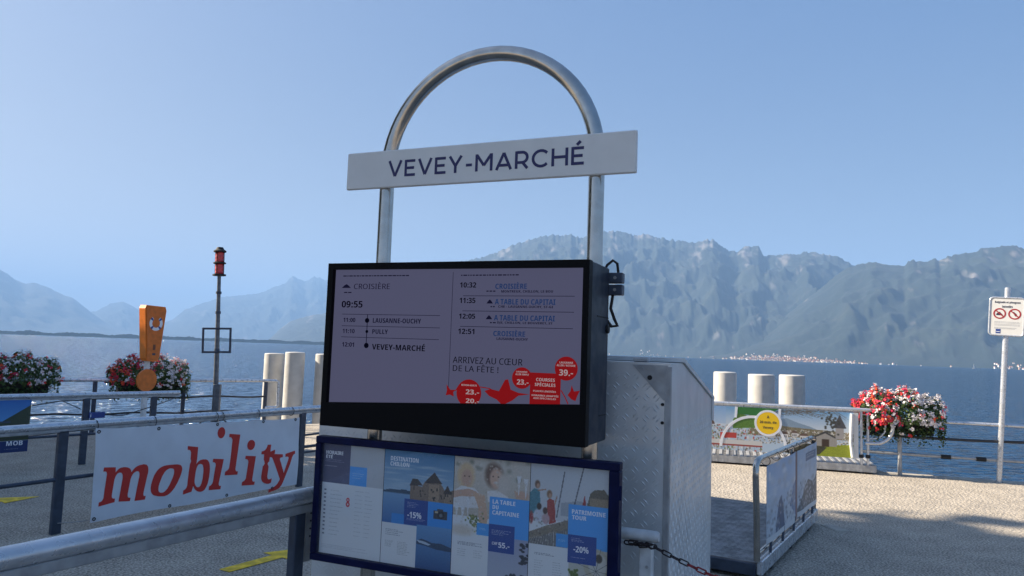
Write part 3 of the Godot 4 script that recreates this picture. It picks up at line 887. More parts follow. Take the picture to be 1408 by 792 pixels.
func build_posters() -> void:
	var c := thing("poster_case", "dark blue framed poster case on the steel arch below the screen", "display case", KIOSK, KIOSK_TURN)
	var x0 := -1.447
	var x1 := 0.168
	var y0 := 0.700
	var y1 := 1.328
	var mid := Vector2((x0 + x1) / 2, (y0 + y1) / 2)
	part("backing", bx(Vector3(mid.x, mid.y, -0.045), Vector3(x1 - x0 - 0.02, y1 - y0 - 0.02, 0.02)), M.blackmatte, c)
	part("frame_bar", bx(Vector3(mid.x, y1 - 0.0175, -0.03), Vector3(x1 - x0, 0.035, 0.06), 0.004), M.caseblue, c)
	part("frame_bar", bx(Vector3(mid.x, y0 + 0.0175, -0.03), Vector3(x1 - x0, 0.035, 0.06), 0.004), M.caseblue, c)
	part("frame_bar", bx(Vector3(x0 + 0.0165, mid.y, -0.03), Vector3(0.033, y1 - y0 - 0.071, 0.0595), 0.004), M.caseblue, c)
	part("frame_bar", bx(Vector3(x1 - 0.024, mid.y, -0.03), Vector3(0.048, y1 - y0 - 0.071, 0.0595), 0.004), M.caseblue, c)
	for y in [1.20, 0.83]:
		part("hinge", tb([Vector3(x1 + 0.002, y - 0.03, -0.012), Vector3(x1 + 0.002, y + 0.03, -0.012)], 0.007, 10), M.caseblue, c)
	var gl := MB.new()
	gl.quad(Vector3(-1.413, 0.736, -0.012), Vector3(0.119, 0.736, -0.012), Vector3(0.119, 1.292, -0.012), Vector3(-1.413, 1.292, -0.012), Vector3.BACK)
	part("glass_pane", gl.mesh(), M.glass, c)
	var edges := [-1.412, -1.042, -0.650, -0.257, 0.118]
	var labels := ["white printed timetable poster at the case's left end", "blue poster with a lakeside castle and minus 15% offer", "poster of people toasting at a table, price 55", "poster of a boat's bow with people, minus 20% offer"]
	for k in 4:
		var a: float = edges[k] + 0.0015
		var b: float = edges[k + 1] - 0.0015
		var t := thing("poster", labels[k], "poster", KIOSK, KIOSK_TURN, "posters in the glazed case")
		var p := paint_poster(k)
		var mb := MB.new()
		mb.quad(Vector3(a, 0.737, -0.0285), Vector3(b, 0.737, -0.0285), Vector3(b, 1.291, -0.0285), Vector3(a, 1.291, -0.0285), Vector3.BACK)
		part("print", mb.mesh(), p.material(0.45), t)
		var z := -0.0278
		match k:
			0:
				for r in [["HORAIRE", -1.343, 1.246, 0.105, 0.018], ["ÉTÉ", -1.375, 1.226, 0.042, 0.02]]: text(t, r[0], Vector2(r[1], r[2]), Vector2(r[3], r[4]), z, M.textwhite, "sansbold")
			1:
				for r in [["DESTINATION", -0.927, 1.248, 0.158, 0.021], ["CHILLON", -0.953, 1.222, 0.108, 0.020], ["-15%", -0.858, 0.985, 0.078, 0.029]]: text(t, r[0], Vector2(r[1], r[2]), Vector2(r[3], r[4]), z, M.textwhite, "sansbold")
			2:
				for r in [["LA TABLE", -0.385, 1.096, 0.115, 0.019], ["DU", -0.427, 1.071, 0.03, 0.018], ["CAPITAINE", -0.375, 1.046, 0.135, 0.019], ["55.-", -0.378, 0.901, 0.056, 0.025], ["CHF", -0.425, 0.906, 0.028, 0.013]]: text(t, r[0], Vector2(r[1], r[2]), Vector2(r[3], r[4]), z, M.textwhite, "sansbold")
			3:
				for r in [["PATRIMOINE", 0.025, 1.094, 0.155, 0.019], ["TOUR", -0.018, 1.069, 0.067, 0.018], ["-20%", -0.006, 0.932, 0.070, 0.027]]: text(t, r[0], Vector2(r[1], r[2]), Vector2(r[3], r[4]), z, M.textwhite, "sansbold")

func paint_poster(k: int) -> Print:
	var white := Color(0.62, 0.63, 0.63)
	var light := Color(0.06, 0.30, 0.66)
	var deep := Color(0.012, 0.05, 0.24)
	var ink := Color(0.12, 0.13, 0.16)
	var p := Print.new(256, 380, white)
	p.r.seed = 40 + k
	match k:
		0:
			p.fade(0.0, 0.0, 0.45, 0.36, Color(0.05, 0.05, 0.11), Color(0.07, 0.075, 0.14))
			p.rect(0.45, 0.0, 1, 0.36, Color(0.42, 0.43, 0.44))
			p.rect(0.45, 0.19, 0.73, 0.36, light)
			p.rows(0.5, 0.69, 0.25, 0.31, 3, Color(0.5, 0.6, 0.7))
			p.rows(0.03, 0.42, 0.145, 0.18, 2, Color(0.3, 0.3, 0.4))
			p.rows(0.03, 0.34, 0.205, 0.215, 1, Color(0.5, 0.5, 0.5))
			for i in 12:
				var y := 0.42 + i * 0.036
				p.rect(0.04, y, 0.075, y + 0.013, ink)
				p.rows(0.15, 0.34, y + 0.006, y + 0.012, 1, Color(0.3, 0.3, 0.3))
				p.rows(0.56, 0.68, y - 0.01, y, 1, Color(0.35, 0.35, 0.35))
				p.rows(0.72, 0.84, y - 0.01, y, 1, Color(0.35, 0.35, 0.35))
			p.blob(0.44, 0.495, 0.03, 0.022, Color(0.55, 0.02, 0.03), 0.2)
			p.blob(0.44, 0.535, 0.035, 0.026, Color(0.55, 0.02, 0.03), 0.2)
			p.blob(0.44, 0.495, 0.012, 0.009, white, 0.3)
			p.blob(0.44, 0.535, 0.015, 0.011, white, 0.3)
			p.rows(0.04, 0.9, 0.92, 0.96, 3, Color(0.4, 0.4, 0.42))
		1:
			p.fade(0, 0, 1, 0.37, Color(0.03, 0.17, 0.34), Color(0.28, 0.40, 0.50))
			for i in 26: p.blob(p.r.randf(), p.r.randf_range(0.12, 0.34), 0.2, 0.012, Color(0.32, 0.42, 0.5), 1.0)
			p.poly([[0, 0.365], [0.1, 0.35], [0.3, 0.345], [0.5, 0.35], [0.5, 0.385], [0, 0.385]], Color(0.03, 0.06, 0.10))
			p.fade(0, 0.38, 1, 0.68, Color(0.16, 0.30, 0.46), Color(0.015, 0.10, 0.30))
			var stone := Color(0.20, 0.14, 0.10)
			var roof := Color(0.05, 0.035, 0.03)
			p.poly([[0.39, 0.29], [0.39, 0.44], [1, 0.44], [1, 0.30], [0.9, 0.33], [0.82, 0.25], [0.6, 0.25], [0.56, 0.30]], stone, 0.3)
			p.poly([[0.60, 0.265], [0.62, 0.24], [0.73, 0.165], [0.84, 0.255]], roof, 0.2)
			p.poly([[0.38, 0.30], [0.42, 0.24], [0.50, 0.24], [0.57, 0.29]], roof, 0.2)
			p.poly([[0.66, 0.44], [0.66, 0.27], [0.80, 0.27], [0.80, 0.44]], Color(0.30, 0.21, 0.14), 0.25)
			p.poly([[0.86, 0.34], [0.92, 0.265], [0.98, 0.34]], roof, 0.2)
			p.poly([[0.87, 0.44], [0.87, 0.34], [0.97, 0.34], [0.97, 0.44]], Color(0.25, 0.18, 0.12), 0.25)
			for i in 24:
				var wx := p.r.randf_range(0.41, 0.97)
				var wy := p.r.randf_range(0.30, 0.40)
				p.rect(wx, wy, wx + 0.012, wy + 0.014, Color(0.03, 0.025, 0.02))
			p.poly([[0.36, 0.43], [1, 0.43], [1, 0.47], [0.6, 0.47], [0.4, 0.45]], Color(0.03, 0.035, 0.03), 0.3)
			p.soften(0, 0, 1, 0.68)
			p.rect(0.32, 0.42, 0.66, 0.64, deep)
			p.rect(0.66, 0.42, 1, 0.63, Color(0.03, 0.24, 0.60))
			p.rect(0.74, 0.49, 0.93, 0.56, Color(0.04, 0.04, 0.045))
			p.rect(0.79, 0.475, 0.87, 0.49, Color(0.05, 0.05, 0.055))
			p.blob(0.84, 0.525, 0.055, 0.036, Color(0.015, 0.015, 0.018), 0.2)
			p.blob(0.84, 0.525, 0.03, 0.02, Color(0.12, 0.14, 0.16), 0.4)
			p.rect(0.76, 0.495, 0.80, 0.51, Color(0.45, 0.38, 0.25))
			p.rect(0.14, 0.56, 0.32, 0.645, Color(0.03, 0.22, 0.55))
			p.rows(0.36, 0.55, 0.445, 0.50, 4, Color(0.5, 0.5, 0.55))
			p.rows(0.36, 0.6, 0.585, 0.605, 2, Color(0.4, 0.4, 0.5))
			p.rect(0, 0.645, 0.51, 1, white)
			p.fade(0.51, 0.63, 1, 1, Color(0.10, 0.25, 0.45), Color(0.015, 0.07, 0.20), 0.2)
			p.poly([[0.51, 0.77], [0.58, 0.745], [0.66, 0.755], [0.74, 0.77], [0.86, 0.765], [1, 0.79], [1, 0.825], [0.8, 0.82], [0.62, 0.80], [0.51, 0.795]], Color(0.02, 0.05, 0.10), 0.4)
			p.poly([[0.51, 0.76], [0.62, 0.765], [0.72, 0.785], [0.68, 0.795], [0.55, 0.78]], Color(0.4, 0.48, 0.55), 0.3)
			p.rows(0.06, 0.36, 0.70, 0.76, 4, ink)
			p.rows(0.06, 0.20, 0.80, 0.86, 5, Color(0.3, 0.3, 0.3))
			p.rows(0.24, 0.42, 0.80, 0.92, 9, Color(0.3, 0.3, 0.3))
		2:
			p.fade(0, 0, 1, 0.5, Color(0.50, 0.46, 0.40), Color(0.42, 0.36, 0.29), 0.12)
			for i in 40: p.blob(p.r.randf(), p.r.randf_range(0, 0.16), 0.05, 0.03, Color(0.2, 0.19, 0.14).lerp(Color(0.6, 0.58, 0.52), p.r.randf()), 0.8)
			var skin := Color(0.50, 0.32, 0.23)
			p.blob(0.16, 0.16, 0.14, 0.13, Color(0.55, 0.40, 0.24), 0.3)
			p.blob(0.17, 0.18, 0.085, 0.085, skin, 0.3)
			p.poly([[0.0, 0.30], [0.1, 0.25], [0.28, 0.26], [0.4, 0.33], [0.4, 0.42], [0, 0.44]], Color(0.6, 0.58, 0.56))
			p.blob(0.53, 0.135, 0.145, 0.125, Color(0.14, 0.08, 0.055), 0.4)
			p.blob(0.56, 0.16, 0.10, 0.10, Color(0.54, 0.35, 0.25), 0.3)
			p.blob(0.56, 0.195, 0.04, 0.014, Color(0.62, 0.55, 0.5), 0.5)
			p.blob(0.66, 0.20, 0.1, 0.12, Color(0.5, 0.44, 0.38), 0.5)
			p.poly([[0.45, 0.27], [0.58, 0.26], [0.72, 0.30], [0.8, 0.36], [0.46, 0.36]], Color(0.62, 0.6, 0.58))
			p.blob(0.9, 0.28, 0.1, 0.045, skin, 0.3)
			p.poly([[0.80, 0.24], [1, 0.32], [1, 0.37], [0.84, 0.33]], Color(0.50, 0.32, 0.22))
			p.poly([[0, 0.30], [0.2, 0.27], [0.32, 0.29], [0.3, 0.33], [0.1, 0.34], [0, 0.36]], skin)
			p.poly([[0.26, 0.29], [0.42, 0.31], [0.47, 0.5], [0.44, 0.60], [0.36, 0.56], [0.34, 0.42]], Color(0.52, 0.34, 0.23))
			for g in [[0.05, 0.40], [0.13, 0.42], [0.2, 0.34], [0.86, 0.12], [0.95, 0.14]]:
				p.poly([[g[0] - 0.03, g[1]], [g[0] + 0.03, g[1]], [g[0] + 0.012, g[1] + 0.07], [g[0] + 0.004, g[1] + 0.16], [g[0] - 0.004, g[1] + 0.16], [g[0] - 0.012, g[1] + 0.07]], Color(0.6, 0.6, 0.6), 0.2)
			for i in 60: p.blob(p.r.randfn(0.29, 0.05), p.r.randfn(0.53, 0.035), 0.014, 0.01, Color(0.04, 0.08, 0.02).lerp(Color(0.4, 0.36, 0.1), p.r.randf() * p.r.randf()), 0.5)
			p.blob(0.12, 0.62, 0.24, 0.06, Color(0.55, 0.48, 0.4), 0.6)
			for i in 160: p.blob(p.r.randf(), p.r.randf() * 0.66, 0.016, 0.012, Color(0.5, 0.43, 0.36) * p.r.randf_range(0.75, 1.2), 1.0)
			p.blob(0.14, 0.165, 0.012, 0.007, Color(0.05, 0.03, 0.02), 0.5)
			p.blob(0.20, 0.165, 0.012, 0.007, Color(0.05, 0.03, 0.02), 0.5)
			p.blob(0.52, 0.145, 0.012, 0.007, Color(0.05, 0.03, 0.02), 0.5)
			p.blob(0.59, 0.145, 0.012, 0.007, Color(0.05, 0.03, 0.02), 0.5)
			p.soften(0, 0, 1, 0.7)
			p.rect(0.0, 0.68, 0.49, 1, white)
			p.rect(0.49, 0.315, 1, 0.64, light)
			p.rect(0.33, 0.545, 0.49, 0.645, Color(0.05, 0.28, 0.62))
			p.fade(0.49, 0.64, 1, 1, Color(0.28, 0.30, 0.40), Color(0.38, 0.40, 0.46))
			for i in 26:
				var w := p.r.randf()
				p.blob(0.95 + p.r.randf_range(-0.05, 0.05), 0.66 + w * 0.17, 0.028, 0.012, Color(0.03, 0.03, 0.04), 0.4)
			for i in 14: p.blob(p.r.randf_range(0.72, 0.95), p.r.randf_range(0.94, 1.0), 0.03, 0.03, Color(0.03, 0.03, 0.04), 0.4)
			p.rect(0.49, 0.54, 0.825, 0.765, deep)
			p.rows(0.53, 0.78, 0.585, 0.63, 4, Color(0.5, 0.5, 0.55))
			p.rows(0.36, 0.47, 0.585, 0.605, 2, Color(0.3, 0.5, 0.7))
			p.rows(0.08, 0.42, 0.72, 0.75, 3, ink)
			p.rows(0.08, 0.2, 0.78, 0.85, 4, Color(0.35, 0.35, 0.35))
			p.rows(0.30, 0.42, 0.78, 0.85, 4, Color(0.35, 0.35, 0.35))
		3:
			p.fade(0, 0, 1, 0.45, Color(0.44, 0.47, 0.50), Color(0.5, 0.5, 0.5))
			p.poly([[0.40, 0.30], [0.62, 0.27], [1, 0.29], [1, 0.4], [0.4, 0.4]], Color(0.32, 0.34, 0.36))
			p.line(0.44, 0.05, 0.35, 0.42, 1.0, Color(0.10, 0.10, 0.11))
			p.line(0.68, 0.0, 0.54, 0.40, 1.0, Color(0.09, 0.09, 0.10))
			p.poly([[0.74, 0.28], [0.77, 0.20], [0.82, 0.17], [0.94, 0.16], [1, 0.21], [1, 0.30], [0.74, 0.30]], Color(0.13, 0.11, 0.08), 0.3)
			p.poly([[0.76, 0.30], [0.76, 0.235], [1, 0.235], [1, 0.33], [0.76, 0.33]], Color(0.26, 0.20, 0.13), 0.25)
			p.poly([[0.66, 0.34], [0.70, 0.22], [0.73, 0.34]], Color(0.30, 0.04, 0.04))
			p.poly([[0, 0.56], [0.2, 0.50], [0.5, 0.43], [0.56, 0.44], [0.56, 0.49], [0.3, 0.55], [0, 0.62]], Color(0.22, 0.18, 0.13), 0.3)
			p.poly([[0, 0.62], [0.5, 0.50], [0.5, 0.76], [0, 0.76]], Color(0.16, 0.15, 0.14), 0.3)
			for i in 16: p.line(0.02 + i * 0.03, 0.60 - i * 0.006, -0.10 + i * 0.042, 0.76, 0.4, Color(0.5, 0.48, 0.45))
			p.poly([[0.0, 0.24], [0.05, 0.205], [0.12, 0.215], [0.135, 0.30], [0.11, 0.40], [0.0, 0.42]], Color(0.07, 0.20, 0.24), 0.25)
			p.blob(0.09, 0.168, 0.042, 0.04, Color(0.14, 0.08, 0.05), 0.4)
			p.blob(0.098, 0.18, 0.026, 0.026, Color(0.42, 0.25, 0.17), 0.4)
			p.line(0.10, 0.22, 0.20, 0.205, 1.6, Color(0.36, 0.19, 0.12))
			p.poly([[0.22, 0.30], [0.25, 0.275], [0.31, 0.285], [0.33, 0.36], [0.34, 0.46], [0.26, 0.48], [0.23, 0.38]], Color(0.34, 0.06, 0.05), 0.25)
			p.blob(0.25, 0.238, 0.042, 0.04, Color(0.22, 0.12, 0.06), 0.4)
			p.blob(0.258, 0.25, 0.026, 0.026, Color(0.42, 0.25, 0.17), 0.4)
			p.line(0.32, 0.32, 0.35, 0.25, 1.4, Color(0.36, 0.19, 0.12))
			p.blob(0.10, 0.42, 0.06, 0.06, Color(0.5, 0.5, 0.55), 0.3)
			p.blob(0.12, 0.345, 0.035, 0.032, Color(0.05, 0.03, 0.02), 0.3)
			p.blob(0.21, 0.44, 0.06, 0.05, Color(0.45, 0.30, 0.30), 0.3)
			p.blob(0.20, 0.375, 0.035, 0.032, Color(0.08, 0.04, 0.03), 0.3)
			p.blob(0.02, 0.44, 0.03, 0.06, Color(0.3, 0.05, 0.05), 0.3)
			for i in 90: p.blob(p.r.randf() * 0.5, 0.4 + p.r.randf() * 0.3, 0.014, 0.010, Color(0.3, 0.27, 0.23) * p.r.randf_range(0.2, 1.4), 0.9)
			p.soften(0, 0, 1, 0.72)
			p.rect(0, 0.655, 0.52, 1, white)
			p.rect(0.5, 0.30, 1, 0.64, light)
			p.rect(0.355, 0.545, 0.5, 0.65, Color(0.05, 0.28, 0.62))
			p.fade(0.52, 0.64, 1, 1, Color(0.42, 0.40, 0.34), Color(0.46, 0.45, 0.4), 0.1)
			p.blob(0.86, 0.75, 0.17, 0.13, Color(0.40, 0.36, 0.26), 0.1)
			p.blob(0.88, 0.75, 0.13, 0.10, Color(0.5, 0.48, 0.42), 0.2)
			p.blob(0.89, 0.70, 0.05, 0.04, Color(0.06, 0.045, 0.03), 0.3)
			for i in 9: p.line(0.86, 0.80, 0.86 + cos(i * 0.7) * 0.3, 0.82 + sin(i * 0.7) * 0.2, 0.8, Color(0.05, 0.06, 0.07))
			for i in 30: p.blob(p.r.randfn(0.58, 0.03), p.r.randfn(0.85, 0.03), 0.02, 0.014, Color(0.10, 0.14, 0.02), 0.5)
			p.rect(0.505, 0.54, 0.86, 0.76, deep)
			p.rows(0.55, 0.72, 0.565, 0.60, 3, Color(0.5, 0.5, 0.55))
			p.rows(0.55, 0.72, 0.715, 0.725, 1, Color(0.4, 0.4, 0.5))
			p.rows(0.38, 0.48, 0.59, 0.61, 2, Color(0.3, 0.5, 0.7))
			p.rows(0.08, 0.38, 0.72, 0.74, 2, ink)
			p.rows(0.08, 0.2, 0.78, 0.95, 9, Color(0.35, 0.35, 0.35))
			p.rows(0.32, 0.44, 0.78, 0.95, 9, Color(0.35, 0.35, 0.35))
	return p

# ---------------------------------------------------------------- tread-plate cabinet, white pipe and chain
func tread(mb: MB, w: float, h: float, step := 0.052) -> void:   # raised bars of chequer plate over a w by h field in the plane z = 0
	var rows := int(h / step)
	var cols := int(w / step)
	for j in rows:
		for i in cols:
			var c := Vector3((i + 0.5) * step, (j + 0.5) * step, 0)
			var up := (i + j) % 2 == 0
			var d := Vector3(0.72, -0.69, 0) if up else Vector3(0.69, 0.72, 0)
			var s := Vector3(d.y, -d.x, 0)
			for o in [-0.4, 0.4]:
				var p: Vector3 = c + s * o * step * 0.5
				var a := p - d * step * 0.40
				var b := p + d * step * 0.40
				var l := p + s * 0.005
				var r := p - s * 0.005
				var t := p + Vector3(0, 0, 0.0024)
				for q in [[a, l], [l, b], [b, r], [r, a]]:
					var nn: Vector3 = (q[1] - q[0]).cross(t - q[0]).normalized()
					if nn.z < 0: nn = -nn
					mb.tri(q[0], q[1], t, nn, nn, nn)

func build_cabinet() -> void:
	var c := thing("metal_cabinet", "large grey tread plate cabinet with sloping top behind the poster case", "cabinet", KIOSK, KIOSK_TURN)
	var xr := 0.288
	var xl := -1.80
	var zf := -0.50
	var zb := -2.05
	var top := 1.768
	var back := 1.52
	# side outline in (depth, height)
	var mb := MB.new()
	mb.xf = Transform3D(Basis(Vector3.UP, PI / 2), Vector3(xl, 0, 0))   # prism depth runs along +x
	mb.prism(PackedVector2Array([Vector2(-zf, 0.02), Vector2(-zb, 0.02), Vector2(-zb, back), Vector2(-zf + 0.35, top), Vector2(-zf, top)]), 0.0, xr - xl)
	part("body", mb.mesh(), M.sheet, c)
	var lid := MB.new()
	lid.xf = mb.xf
	lid.prism(PackedVector2Array([Vector2(-zf + 0.35, top + 0.004), Vector2(-zb + 0.03, back - 0.004), Vector2(-zb + 0.03, back + 0.018), Vector2(-zf + 0.35, top + 0.026)]), -0.01, xr - xl + 0.012)
	part("lid", lid.mesh(), M.sheet, c)
	part("lid_edge", bx(Vector3(xr + 0.006, back - 0.06, zb + 0.02), Vector3(0.014, 0.16, 0.05), 0.004), M.sheet, c)
	var tf := MB.new()
	tf.xf = Transform3D(Basis(), Vector3(-1.78, 0.06, zf))
	tread(tf, 2.06, 1.69)
	var o := part("tread_pattern", tf.mesh(), M.sheet, c)
	o.set_meta("kind", "stuff")
	var ts := MB.new()
	ts.xf = Transform3D(Basis(Vector3.UP, PI / 2), Vector3(xr, 0.06, zf - 0.03))
	tread(ts, 1.5, 1.42, 0.046)
	o = part("tread_pattern", ts.mesh(), M.sheet, c)
	o.set_meta("kind", "stuff")
	# corner gusset with bolts, rivets, hinge
	var gus := part("corner_gusset", pr([Vector2(xr - 0.19, top - 0.012), Vector2(xr - 0.012, top - 0.012), Vector2(xr - 0.012, top - 0.185), Vector2(xr - 0.03, top - 0.185)], zf + 0.001, zf + 0.006), M.galvanised, c)
	for b in [[xr - 0.10, top - 0.075, 0.012], [xr - 0.03, top - 0.05, 0.007], [xr - 0.03, top - 0.15, 0.007], [xr - 0.14, top - 0.03, 0.007]]:
		var bm := MB.new()
		bm.tube([Vector3(b[0], b[1], zf + 0.006), Vector3(b[0], b[1], zf + 0.012)], b[2], 12)
		part("bolt", bm.mesh(), M.blackmatte if b[2] > 0.01 else M.galvanised, gus)
	for b in [[xr - 0.035, top - 0.205], [xr - 0.035, top - 0.295]]:
		var bm := MB.new()
		bm.tube([Vector3(b[0], b[1], zf), Vector3(b[0], b[1], zf + 0.008)], 0.008, 12)
		part("bolt", bm.mesh(), M.blackmatte, c)
	part("corner_angle", bx(Vector3(xr - 0.012, 0.88, zf + 0.002), Vector3(0.026, 1.74, 0.004), 0.001), M.galvanised, c)
	part("corner_angle", bx(Vector3(xr + 0.002, 0.88, zf - 0.012), Vector3(0.004, 1.74, 0.026), 0.001), M.galvanised, c)
	part("hinge", bx(Vector3(xr - 0.16, top + 0.012, zf - 0.07), Vector3(0.08, 0.024, 0.05), 0.006), M.galvanised, c)

	var p := thing("white_pipe_barrier", "chipped white painted pipe barrier beside the poster case, holding the chain", "barrier", KIOSK, KIOSK_TURN)
	part("pipe", tb([Vector3(-0.5, 0.976, -0.25), Vector3(0.285, 0.976, -0.25), Vector3(0.297, 0.976, -0.25)], [0.027, 0.027, 0.021], 18), M.whitepaint, p)
	part("post", bx(Vector3(0.236, 0.473, -0.265), Vector3(0.060, 0.946, 0.05), 0.004), M.whitepaint, p)
	part("post", bx(Vector3(-0.45, 0.473, -0.265), Vector3(0.060, 0.946, 0.05), 0.004), M.whitepaint, p)
	for y in [0.84, 0.55]:
		var bm := MB.new()
		bm.tube([Vector3(0.245, y, -0.24), Vector3(0.245, y, -0.234)], 0.007, 10)
		part("bolt", bm.mesh(), M.galvanised, p)

	var ch := thing("barrier_chain", "dark red steel chain sagging from the white pipe across the cabinet", "chain", KIOSK, KIOSK_TURN)
	var link := MB.new()
	var loop := []
	for k in 20:
		var w := TAU * k / 20
		loop.append(Vector3((0.014 if cos(w) > 0 else -0.014) + 0.009 * cos(w), 0.009 * sin(w), 0))
	link.tube(loop, 0.0034, 8, true)
	var lm := link.mesh()
	var n := 0
	var u := 0.0
	var pts := []
	for k in 200:
		var t := k / 199.0
		pts.append(Vector3(0.17 + t * 1.9, 0.950 - 0.62 * maxf(0.0, t - 0.05) * (1.25 - t), -0.205 + 0.05 * t))
	var acc := 0.0
	var last: Vector3 = pts[0]
	for k in range(1, 200):
		acc += pts[k].distance_to(pts[k - 1])
		if acc > 0.037:
			var d: Vector3 = (pts[k] - last).normalized()
			var y := d.cross(Vector3.BACK).cross(d).normalized() if n % 2 == 0 else d.cross(Vector3.UP).cross(d).normalized()
			y = (Vector3.UP - d * d.y).normalized()
			var zz := d.cross(y)
			if n % 2 == 1:
				var yy := y
				y = zz; zz = -yy
			part("link", lm, M.chaindark if n < 7 else M.chainred, ch, Transform3D(Basis(d, y, zz), (pts[k] + last) * 0.5))
			n += 1
			acc = 0.0
			last = pts[k]
	# the slack end wound below the pipe
	for k in 6:
		part("link", lm, M.chaindark, ch, Transform3D(Basis(Vector3.UP, 0.2 * k) * Basis(Vector3.RIGHT, 1.1 * k), Vector3(0.165 + 0.022 * k, 0.942 - 0.004 * (k % 2), -0.222)))

# ---------------------------------------------------------------- boarding rails
func handrail(parent: Node, x0: float, x1: float, y: float, r: float, lip: float, end := true) -> void:
	part("handrail", tb([Vector3(x0, y, 0), Vector3(x1, y, 0)], r, 20), M.railmetal, parent)
	if lip > 0.0:
		part("rail_channel", bx(Vector3((x0 + x1) / 2, y - r * 0.9 - lip * 0.5, 0), Vector3(x1 - x0 - 0.002, lip, r * 1.25), 0.004), M.galvanised, parent)

func post(parent: Node, x: float, h: float, w := 0.09, d := 0.045, m: Material = null) -> void:
	part("post", bx(Vector3(x, h / 2, 0), Vector3(w, h, d), 0.005), m if m else M.darkpost, parent)

func build_rails() -> void:
	var g := "boarding rails on the quay"
	# rail closest to the viewer
	var r := thing("boarding_rail", "thick aluminium boarding rail in the foreground beside the poster case", "railing", Vector3(-1.81, 0, -2.72), 60.5, g)
	handrail(r, -1.6, 1.60, 0.995, 0.043, 0.045)
	for x in [-1.3, 1.475]: post(r, x, 0.93, 0.075, 0.05)
	part("bracket", bx(Vector3(1.56, 0.80, 0.0), Vector3(0.05, 0.30, 0.012), 0.003), M.galvanised, r)
	for y in [0.90, 0.86, 0.82, 0.78]:
		var bm := MB.new()
		bm.tube([Vector3(1.565, y, 0.006), Vector3(1.565, y, 0.009)], 0.005, 8)
		part("bolt", bm.mesh(), M.blackmatte, r)
	# rail with the banner
	r = thing("boarding_rail", "aluminium boarding rail with dark posts that carries the white banner", "railing", Vector3(-4.11, 0, -6.9), 61.27, g)
	handrail(r, -2.6, 3.55, 0.975, 0.034, 0.03)
	for x in [-2.2, 0.06, 3.11]: post(r, x, 0.93)
	part("mid_rail", tb([Vector3(-2.6, 0.49, 0), Vector3(3.5, 0.49, 0)], 0.019, 12), M.darkpost, r)
	part("mid_rail", tb([Vector3(3.1, 0.64, 0), Vector3(4.1, 0.64, 0)], 0.014, 10), M.darkpost, r)
	part("mid_rail", tb([Vector3(3.1, 0.42, 0), Vector3(4.1, 0.42, 0)], 0.014, 10), M.darkpost, r)
	part("cross_wire", tb([Vector3(-2.4, 0.90, 0.03), Vector3(-0.8, 0.885, 0.03), Vector3(0.35, 0.93, 0.03)], 0.003, 6), M.wire, r)
	part("cord", tb([Vector3(0.06, 0.10, 0.03), Vector3(0.2, 0.085, 0.035), Vector3(0.35, 0.075, 0.03)], 0.004, 6), M.rope, r)
	for x in [0.36, 0.98, 1.75, 1.83, 2.35, 2.9]:
		part("cable_tie", tb(ring_points(Vector3(x, 0.955, 0), 0.052), 0.004, 6, true), M.blackmatte, r)
	build_banner()
	# rail with the small poster
	r = thing("boarding_rail", "aluminium boarding rail with dark posts below the orange lifebuoy box", "railing", Vector3(-6.64, 0, -9.84), 52.57, g)
	handrail(r, -3.0, 2.45, 0.975, 0.034, 0.03)
	for x in [-1.2, 1.08, 2.05]: post(r, x, 0.93)
	part("mid_rail", tb([Vector3(-3.0, 0.42, 0), Vector3(2.4, 0.42, 0)], 0.018, 12), M.darkpost, r)
	part("cross_wire", tb([Vector3(0.35, 0.84, 0), Vector3(0.75, 0.90, 0), Vector3(1.08, 0.90, 0)], 0.008, 6), M.wire, r)
	part("cross_wire", tb([Vector3(0.75, 0.90, 0.01), Vector3(1.0, 0.78, 0.01)], 0.006, 6), M.wire, r)
	part("cross_wire", tb([Vector3(1.08, 0.70, 0), Vector3(1.6, 0.66, 0), Vector3(2.05, 0.78, 0), Vector3(2.4, 0.90, 0)], 0.007, 6), M.wire, r)
	var p := thing("small_notice", "little dark blue notice on the rail post left of the white banner", "sign", Vector3(-6.64, 0, -9.84), 52.57)
	part("plate", bx(Vector3(1.22, 0.685, 0.035), Vector3(0.22, 0.085, 0.006), 0.002), M.blueprint, p)
	text(p, "i", Vector2(1.135, 0.685), Vector2(0.012, 0.05), 0.0385, M.textwhite, "sansbold")
	# poster of hills and water, cropped by the frame's edge
	p = thing("rail_poster", "blue poster with a green hillside hung from the rail at the photo's left edge", "poster", Vector3(-6.64, 0, -9.84), 52.57)
	var im := Print.new(256, 256, Color(0.02, 0.06, 0.2))
	im.fade(0, 0, 1, 0.45, Color(0.03, 0.14, 0.42), Color(0.10, 0.30, 0.60))
	im.fade(0, 0.42, 1, 0.56, Color(0.12, 0.2, 0.28), Color(0.03, 0.06, 0.09), 0.25)
	im.poly([[0.62, 0.42], [1, 0.10], [1, 0.8], [0.3, 0.8], [0.4, 0.5]], Color(0.045, 0.06, 0.035), 0.3)
	im.poly([[0, 0.55], [1, 0.62], [1, 0.78], [0, 0.78]], Color(0.035, 0.05, 0.02), 0.35)
	im.rect(0, 0.40, 0.75, 0.43, Color(0.05, 0.07, 0.1))
	im.rect(0, 0.775, 1, 0.785, Color(0.3, 0.32, 0.35))
	im.rect(0, 0.785, 1, 1, Color(0.012, 0.03, 0.12))
	im.rows(0.70, 0.92, 0.93, 0.95, 1, Color(0.3, 0.35, 0.4))
	var mb := MB.new()
	mb.quad(Vector3(-0.55, 0.25, 0.056), Vector3(0.355, 0.25, 0.056), Vector3(0.355, 0.93, 0.056), Vector3(-0.55, 0.93, 0.056), Vector3.BACK)
	part("print", mb.mesh(), im.material(0.5), p)
	part("panel", bx(Vector3(-0.0975, 0.59, 0.052), Vector3(0.905, 0.68, 0.006)), M.blueprint, p)
